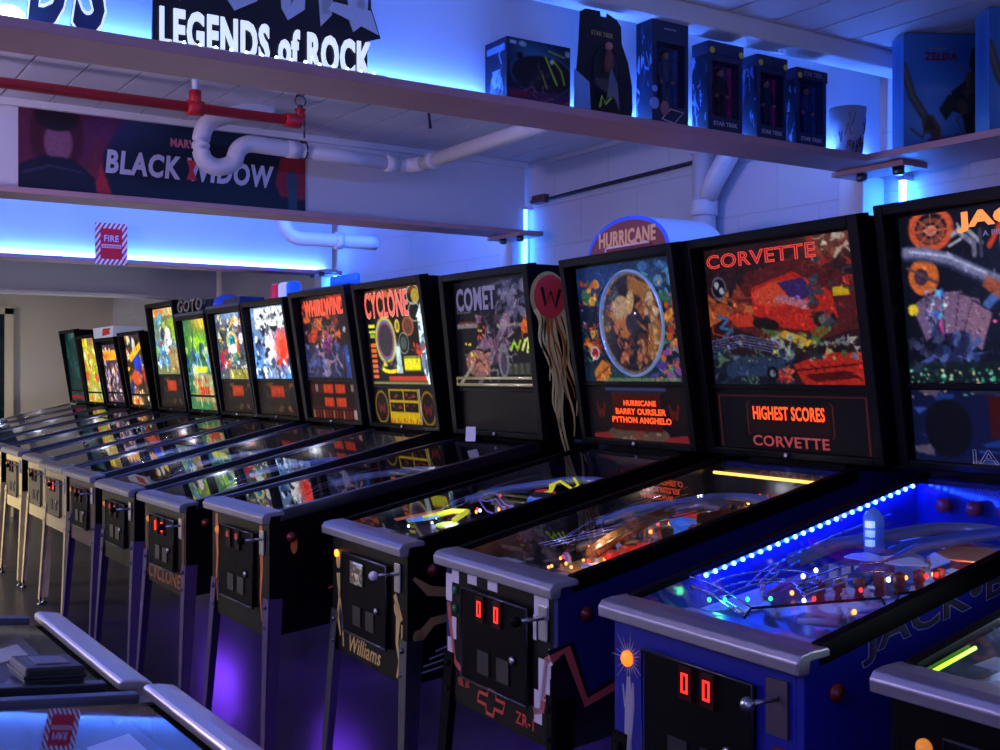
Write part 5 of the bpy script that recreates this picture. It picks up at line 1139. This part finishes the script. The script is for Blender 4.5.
for i, (q0, q1) in enumerate(((-.95,-.62),(-.5,-.1),(.05,.35),(.42,.62),(.72,.98))):
    c0, c1 = q0*L2, q1*L2
    flat('large_letter', [[(c0,.30),(c0+.012,.14+.012*(i%2)),((c0+c1)/2-.01,.115),(c1-.008,.145),(c1,.30),(c1-.03,.30),(c1-.034,.165),((c0+c1)/2-.006,.145),(c0+.036,.165),(c0+.03,.30)]], frame((.007,0,.0),(0,1,0),(0,0,1)), SG, t, .004)
flat('letter_swash', [[(L2*.55,.155),(L2*1.06,.118),(L2*.98,.17),(L2*.6,.175)]], frame((.0115,0,.0),(0,1,0),(0,0,1)), SG, t, .003)
# led string in front of sign
t2 = empty('led_string', (-2.36, (ya+yb)/2, ZS), 0, 'string of small white leds along the front of the lettered sign', 'led string')
MB().box(-.003,.003,-L2,L2,0,.003).build('tape', WHITEP, t2)
for k in range(14): MB().ball((0, -L2+.03+k*(2*L2-.06)/13, .005), .004, 8).build('led', mat('sign_led', (150,200,255), .4, emit=14.), t2)
# outlined sign at the left
ya2, yb2 = vv(24, 10, xs)[0], vv(112, 20, xs)[0]
t = empty('outlined_sign', (xs, (ya2+yb2)/2, ZS), 0, 'cutout sign with white outlined letters DS at the top left corner', 'sign')
L3 = (yb2-ya2)/2
for s_, q in (('D', -L3*.5), ('S', L3*.5)):
    text('letter', s_, L3*.98, .20, frame((0,q,.105),(0,1,0),(0,0,1)), mat('sign_slate', (40,60,110), .4, noise=.4, nscale=40), t, .006, .05, .25)
    text('letter_outline', s_, L3*.98, .20, frame((.007,q,.105),(0,1,0),(0,0,1)), SW, t, .003, .05, .25, outline=.015)
MB().box(-.004,.012,-L3,L3,0,.006).build('foot_bar', KB, t)
l = MB().lathe([(.03,0),(.03,.02),(.02,.03),(1e-6,.034)], (0,0,0), 16).build('clip_light', mat('clip_lamp', (190,225,255), .4, emit=7.)); l.location = (-2.40, vv(8,20,-2.40)[0], ZS); tag(l, 'small bright lamp on the ledge at the very top left', 'lamp')

# right wall shelf boxes
def blue_box(label, y, x0, x1, h, seed):
    t = empty('game_box', (x0, y, ZS), R(60), label, 'box', 'large blue boxes on the wall shelf')
    w = .27; dep = .085
    MB().box(0,w,0,dep,0,h).build('carton', mat('sky_blue_carton', (60,130,200), .45), t, bevel=.002)
    cv = Cv(90,110,(56,120,195)); cv.glow(.3,.75,.4,.25,(120,170,230),.7); cv.glow(.7,.15,.4,.2,(40,90,170),.8); cv.glow(.4,.5,.3,.1,(150,190,240),.4)
    cv.line([(.0,.3),(.1,.55),(.3,.8),(.36,.88)], .05, (70,80,80)); cv.line([(.0,.3),(.1,.55),(.3,.8)], .02, (110,110,100)); cv.scatter(10,[(60,60,50),(90,80,60)],(.25,.74,.42,.9),(.04,.09),seed)
    cv.poly([(.55,.5),(.75,.38),(.98,.42),(.98,.95),(.72,.92),(.66,.7),(.5,.66)],(44,48,50)); cv.poly([(.4,.66),(.52,.52),(.62,.6),(.48,.76)],(54,60,56)); cv.scatter(24,[(70,64,50),(40,44,50),(90,84,70),(110,100,80)],(.6,.35,.98,.92),(.04,.1),seed+1)
    cv.poly([(.78,.12),(.95,.08),(.99,.3),(.84,.36),(.74,.28)],(46,40,40)); cv.line([(.3,.93),(.7,.9)],.022,(130,40,90)); cv.scatter(10,[(150,50,110),(190,80,120)],(.32,.88,.7,.96),(.02,.04),3); cv.blur()
    painted('front_artwork', cv, frame((w/2,-.001,h/2),(1,0,0),(0,0,1)), w, h, PAINT, t)
    sd = Cv(20,30,(90,160,225)); sd.glow(.5,.3,.6,.4,(50,110,190)); painted('side_panel', sd, frame((-.001,dep/2,h/2),(0,-1,0),(0,0,1)), dep, h, PAINT, t)
    text('box_lettering', 'ZELDA', w*.38, h*.07, frame((w*.42,-.003,h*.80),(1,0,0),(0,0,1)), mat('dark_red_ink', (120,30,50), .45), t, .001, .03)
    text('box_small_lettering', 'THE LEGEND OF', w*.2, h*.02, frame((w*.38,-.003,h*.87),(1,0,0),(0,0,1)), INK_G, t, .001, .01)
def xx(u, y): 
    th = math.atan(755/1150); c, s = math.cos(th), math.sin(th); t = (u-500)/1150; return y*(s*t-c)/(s+c*t)
blue_box('large sky blue box at the left end of the wall shelf', 2.915, xx(904,2.915), 0, .344, 4)
blue_box('large sky blue box cut off by the right picture edge', 2.915, xx(990,2.915), 0, .344, 14)

# banner on the second beam panel
xb = XS[1]-.153
yA, zA = vv(18, 150, xb); yB, _ = vv(305, 170, xb)
t = empty('banner', (xb, (yA+yB)/2, 2.09), 0, 'long dark banner with silver title lettering and a red left end on the second beam', 'banner')
bw = yB-yA; bh = .315
bc = Cv(260, 90, (16,26,44)); bc.glow(.35,.05,.2,.35,(50,80,120),.6); bc.rect(0,0,.27,1,(90,36,62)); bc.poly([(.27,0),(.34,0),(.25,.62),(.29,1),(.2,1)],(110,36,52)); bc.glow(.28,.1,.1,.4,(70,40,110),.6)
bc.poly([(.26,.6),(.30,1),(.24,1)],(170,40,50)); bc.ell(.12,.32,.085,.5,(70,22,40)); bc.ell(.125,.42,.045,.24,(130,84,108)); bc.poly([(.0,.72),(.08,.58),(.17,.6),(.24,.8),(.25,1),(0,1)],(24,26,44)); bc.ell(.12,.12,.07,.16,(34,22,34)); bc.line([(.02,.8),(.1,.7),(.2,.75)],.008,(60,70,100))
bc.poly([(.90,.3),(1,.22),(1,.85),(.9,.82),(.88,.65)],(140,32,46)); bc.ell(.945,.62,.022,.16,(50,70,90)); bc.rect(.93,.7,.965,1,(50,80,100)); bc.grain(.12,2); bc.blur(2)
painted('banner_print', bc, frame((.004,0,bh/2),(0,1,0),(0,0,1)), bw, bh, PAINT, t, skirt=.004)
TI = mat('silver_print', (190,192,214), .5)
text('banner_title', 'BLACK WIDOW', bw*.60, bh*.30, frame((.005,bw*.075,bh*.42),(0,1,0),(0,0,1)), TI, t, .001, .04, .12, space=1.12)
text('banner_small_title', 'MARVEL', bw*.12, bh*.11, frame((.005,bw*.055,bh*.74),(0,1,0),(0,0,1)), mat('pink_print', (200,110,130), .5), t, .001, .04)
flat('red_hourglass', [[(-.012,-.04),(.03,-.04),(.016,0),(.03,.04),(-.012,.04),(.002,0)]], frame((.006,bw*.062,bh*.41),(0,1,0),(0,0,1)), mat('hourglass_red', (190,40,50), .5), t)
# fire notice
xf = XS[2]+.001
y0, z0 = vv(95, 264, xf); y1, z1 = vv(127, 226, xf)
t = empty('fire_notice', (xf, (y0+y1)/2, z0), 0, 'red and white striped fire notice fixed to the far lit ledge', 'sign')
hh_ = .235; ww_ = y1-y0
fc = Cv(60,72,(214,214,230)); fc.hatch(9,R(40),(170,20,40),1,duty=.5); fc.rect(.16,.14,.84,.86,(196,16,40)); fc.rect(.2,.52,.8,.6,(220,190,205)); 
painted('notice_print', fc, frame((.004,0,hh_/2),(0,1,0),(0,0,1)), ww_, hh_, paint_mat('notice_paint', .12, .5), t, skirt=.004)
text('notice_lettering', 'FIRE', ww_*.46, .036, frame((.006,-.0,hh_*.63),(0,1,0),(0,0,1)), WHITEP, t, .001, .02)
text('notice_small_lettering', 'EXTINGUISHER', ww_*.55, .012, frame((.006,0,hh_*.44),(0,1,0),(0,0,1)), mat('notice_red', (170,20,40), .5), t, .001, .02)

# ------------------------------------------------------------------ pipes
RP = mat('red_pipe_paint', (190,26,36), .4); PVC = mat('white_pvc', (206,200,205), .4, noise=.06, nscale=12.)
t = empty('sprinkler_pipe', (-3.9, 0, 2.31), 0, 'red sprinkler pipe with elbow and sprinkler head under the ceiling', 'pipe')
b = MB().cyl((0,-2.6,0),(0,1.68,0),.018,16); b.lathe([(.024,-.03),(.026,-.028),(.026,.028),(.024,.03)], (0,1.66,.0), 16, 'y'); b.tube([(0,1.64,0),(0,1.68,.0),(0,1.69,.02),(0,1.69,.045)], .022, 14); b.build('pipe', RP, t)
b = MB().cyl((0,1.30,0),(0,1.30,.06),.021,14); b.lathe([(.026,-.028),(.026,.028)], (0,1.30,0), 14, 'y'); b.build('tee_fitting', RP, t)
MB().cyl((0,1.30,.06),(0,1.30,.109),.012,12).build('riser_stub', WHITEP, t)
b = MB().cyl((0,1.69,.045),(0,1.69,.06),.01,12); b.tube([(0,1.675,.06),(0,1.668,.075),(0,1.675,.09),(0,1.69,.095),(0,1.705,.09),(0,1.712,.075),(0,1.705,.06)], .003, 6); b.lathe([(.016,.095),(.016,.098)], (0,1.69,0), 12); b.build('sprinkler_head', CHROMED, t)
b = MB()
for y in (.2, -.9): b.cyl((0,y,.0),(0,y,.109),.004,6)
b.build('hanger', CHROMED, t)
t = empty('drain_pipe', (-4.2, 0, 0), 0, 'white plastic drain pipe with a u bend running under the ceiling', 'pipe')
def sm(pts, n=5):
    out = []
    for i in range(len(pts)-1):
        p0, p1, p2, p3 = [Vector(pts[max(0, min(len(pts)-1, i+k))]) for k in (-1, 0, 1, 2)]
        for q in range(n):
            t_ = q/n; out.append(.5*((2*p1)+(p2-p0)*t_+(2*p0-5*p1+4*p2-p3)*t_*t_+(-p0+3*p1-3*p2+p3)*t_**3))
    out.append(Vector(pts[-1])); return out
U = []
for (u, v) in ((272,103),(252,110),(225,116),(207,124),(201,140),(203,158),(216,167),(232,163),(238,150),(248,144),(268,146),(290,149)):
    y_, z_ = vv(u, v, -4.2); U.append((0, y_, min(z_, 2.40)))
b = MB().tube(sm(U), .033, 14); b.build('u_bend', PVC, t)
yq, zq = vv(290,149,-4.2); ye, ze = vv(412,166,-4.2)
b = MB().tube([(0,yq,zq),(0,ye-.06,ze)], .029, 16); b.build('long_run', PVC, t)
b = MB().tube(sm([(0,ye-.07,ze),(.0,ye-.03,ze),(.03,ye,ze),(.08,ye+.01,ze)]), .032, 16); b.build('elbow', PVC, t)
b = MB().tube([(.06,ye+.01,ze),(1.67,ye+.01,ze+.01)], .029, 16); b.build('cross_run', PVC, t)
for (y, z) in ((yq+.01,zq),(ye-.10,ze)): MB().lathe([(.035,-.025),(.035,.025)], (0,y,z), 18, 'y').build('coupling', PVC, t)
MB().lathe([(.035,-.02),(.035,.02)], (.16,ye+.01,ze), 18, 'x').build('coupling', PVC, t)
for y in (yq+.06, ): MB().tube([(0,y,2.415),(0,y-.0,z_+.05)], .004, 6).build('hanger_strap', CHROMED, t)
b = MB().tube([(0+.034*math.cos(R(a)),yq+.06,zq+.034*math.sin(R(a))) for a in range(0,360,20)], .004, 6, closed=True); b.build('hanger_ring', CHROMED, t)
t = empty('waste_pipe', (-5.2, 0, 0), 0, 'short grey pipe showing just below the banner ledge', 'pipe')
p0 = vv(300,238,-5.2); p1 = vv(376,243,-5.2)
MB().tube(sm([(0,p0[0]-.10,p0[1]+.36),(0,p0[0]-.10,p0[1]+.12),(0,p0[0]-.04,p0[1]+.01),(0,p0[0]+.10,p0[1]),(0,p1[0],p1[1])]), .035, 14).build('bent_pipe', PVC, t)
MB().lathe([(.042,-.02),(.042,.02)], (0,p0[0]+.2,p0[1]), 18, 'y').build('coupling', PVC, t)
# wall soil pipe with branch
t = empty('soil_pipe', (-3.325, 3.14, 0), 0, 'white vertical soil pipe with a y branch on the back wall', 'pipe')
b = MB().cyl((0,0,.0),(0,0,2.30),.046,20); b.build('stack', PVC, t)
MB().lathe([(.052,-.03),(.054,-.028),(.054,.028),(.052,.03)], (0,0,2.04), 20).build('coupling', PVC, t)
MB().lathe([(.052,-.02),(.052,.02)], (0,0,2.27), 20).build('coupling', PVC, t)
MB().tube([(0,0,2.06),(.07,-.01,2.14),(.22,-.02,2.30)], .04, 16).build('branch', PVC, t)
t = empty('wall_conduit', (0, 3.185, 0), 0, 'thin dark cable running along the back wall at ceiling height', 'cable')
th_ = math.atan(755/1150)
def wz(u, v):
    x_ = xx(u, 3.19); d_ = -math.cos(th_)*x_+math.sin(th_)*3.19; return (x_, 0, 1.38+(377-v)*d_/1150)
MB().tube([wz(532,202), wz(545,200), wz(600,186), wz(640,176), wz(700,161), wz(760,146)], .009, 8).build('cable', mat('dark_cable', (34,30,44), .5), t)
b = MB().box(-4.54,-4.44,-.025,.01,2.21,2.25).build('junction_box', mat('brown_box', (90,60,70), .5), t, bevel=.004)
t = empty('ceiling_cable', (-3.6, 2.2, ZC), 0, 'short dark cable stapled on the ceiling boards above the drain pipe', 'cable')
MB().tube([(-.25,-.33,-.005),(-.25,-.2,-.005),(-.25,-.05,-.005),(-.22,-.02,-.012),(-.22,-.01,-.09)], .006, 6).build('cable', mat('dark_cable', (34,30,44), .5), t)
# end plates of the ledges
for i in (0, 1, 2):
    x = XS[i]; t = empty('ledge_bracket', (x, 3.0, 2.02), 0, ['small bracket plate under the nearest ledge at the back wall', 'small bracket plate under the banner ledge at the back wall', 'small bracket plate under the far lit ledge at the back wall'][i], 'bracket', 'ledge end brackets')
    MB().box(-.20,.08,-.03,.09,.012,.0285).build('plate', SHELFW, t, bevel=.002)
    for xx_ in (-.10, .04): MB().lathe([(.014,-.012),(.018,-.006),(.018,.012)], (xx_,.0,.0), 12).build('foot_bolt', CHROMED, t)
# little white card behind the streamer machine glass
t = MB().box(-.022,.022,0,.002,0,.06).build('name_card', WHITEP); t.location = (-4.03, 2.50, 1.115); t.rotation_euler = (R(-4),0,R(35)); tag(t, 'small white card propped below the dim backglass', 'card')

# ------------------------------------------------------------------ light and camera
# violet strips beneath the two nearest cabinets and the next one
def under(x, y, power, lab):
    t = empty('underglow_strip', (x, y, .44), 0, lab, 'led strip', 'violet strips below the cabinets')
    MB().box(-.22,.22,-.008,.008,0,.008).build('diffuser', mat('violet_led', (110,60,255), .4, emit=4.), t)
    area('violet_light', (0,0,-.004), (0,0,0), .44, .02, power, (.18,.04,1.), t)
under(-2.42, 2.35, 9, 'violet led strip below the navy car machine')
under(-3.175, 2.35, 4.5, 'violet led strip below the fairground wheel machine')
under(-1.67, 2.35, 5, 'violet led strip below the deep blue machine')
under(-6.40, 2.3, 5, 'violet led strip below the machine with coloured beacons')
under(-4.85, 2.3, 2.5, 'violet led strip below the ringed machine')
t = empty('led_strip', (-2.532, 2.2, 2.16), 0, 'added blue led strip behind the nearest beam, hidden from this side', 'led strip')  # unseen strip added to throw blue on the back wall and pipes
MB().box(0,.007,-.85,.85,-.009,.009).build('diffuser', LEDM, t)
area('led_light', (-.004,0,0), (0,R(90),0), .02, 1.7, 8, BL, t)
t = empty('led_strip', (-4.622, 1.9, 2.16), 0, 'added blue led strip behind the banner beam, hidden from this side', 'led strip')  # added out of sight to brighten the back wall of the next bay
MB().box(0,.007,-1.2,1.2,-.009,.009).build('diffuser', LEDM, t)
area('led_light', (-.004,0,0), (0,R(90),0), .02, 2.4, 24, BL, t)
# room lamps beyond the picture edges, then an added fill globe
def lamp(name, loc, rot, sx, sy, power, col, lab):
    t = empty(name, loc, 0, lab, 'ceiling lamp')
    t.rotation_euler = rot
    MB().box(-sx/2-.02,sx/2+.02,-sy/2-.02,sy/2+.02,.004,.04).build('lamp_housing', WHITEP, t)
    area('lamp_light', (0,0,0), (0,0,0), sx, sy, power, col, t)
lamp('ceiling_lamp', (-9.2, -2.1, 2.36), (0,0,0), .7, .7, 620, (1.,.88,.70), 'warm ceiling panel lamp at the far end of the room')
lamp('ceiling_lamp', (-.6, -1.2, 2.36), (0,0,0), .9, .5, 45, (.6,.45,1.), 'violet white ceiling panel lamp behind the viewpoint')
t = empty('fill_globe', (-3.4, -.7, 1.85), 0, 'unseen violet white fill globe added beyond the left picture edge', 'lamp')  # added to brighten the ceiling boards, shelf underside and banner
MB().ball((0,0,0), .09, 20).build('globe', mat('violet_white_fill', (222,200,255), .4, emit=250.), t)
MB().cyl((0,0,.085), (0,0,.57), .006, 8).build('fill_globe_cord', BLACKM, t)
led(3, 1.6, -2.5, 2.7, 10, 'blue led strip on a ledge outside the right picture edge')
tag(MB().box(1.42, 1.6, -2.6, 2.9, 2.048, 2.07).build('trim_40', SHELFW), 'board ledge outside the right edge', kind='structure')

w = D0.worlds.new('world'); bpy.context.scene.world = w; w.use_nodes = True
bg = w.node_tree.nodes['Background']; bg.inputs[0].default_value = (.20,.20,.48,1); bg.inputs[1].default_value = 1.5
cam = D0.cameras.new('camera'); co = D0.objects.new('camera', cam); COL.objects.link(co)
cam.sensor_width = 36; cam.lens = 41.4; cam.clip_start = .02
co.location = (0,0,1.38); co.rotation_euler = (R(90.1), 0, math.pi/2-math.atan(755/1150))
sc = bpy.context.scene; sc.camera = co
sc.view_settings.view_transform = 'Standard'; sc.view_settings.look = 'None'; sc.view_settings.gamma = 1; sc.view_settings.use_curve_mapping = False; sc.view_settings.exposure = 0.
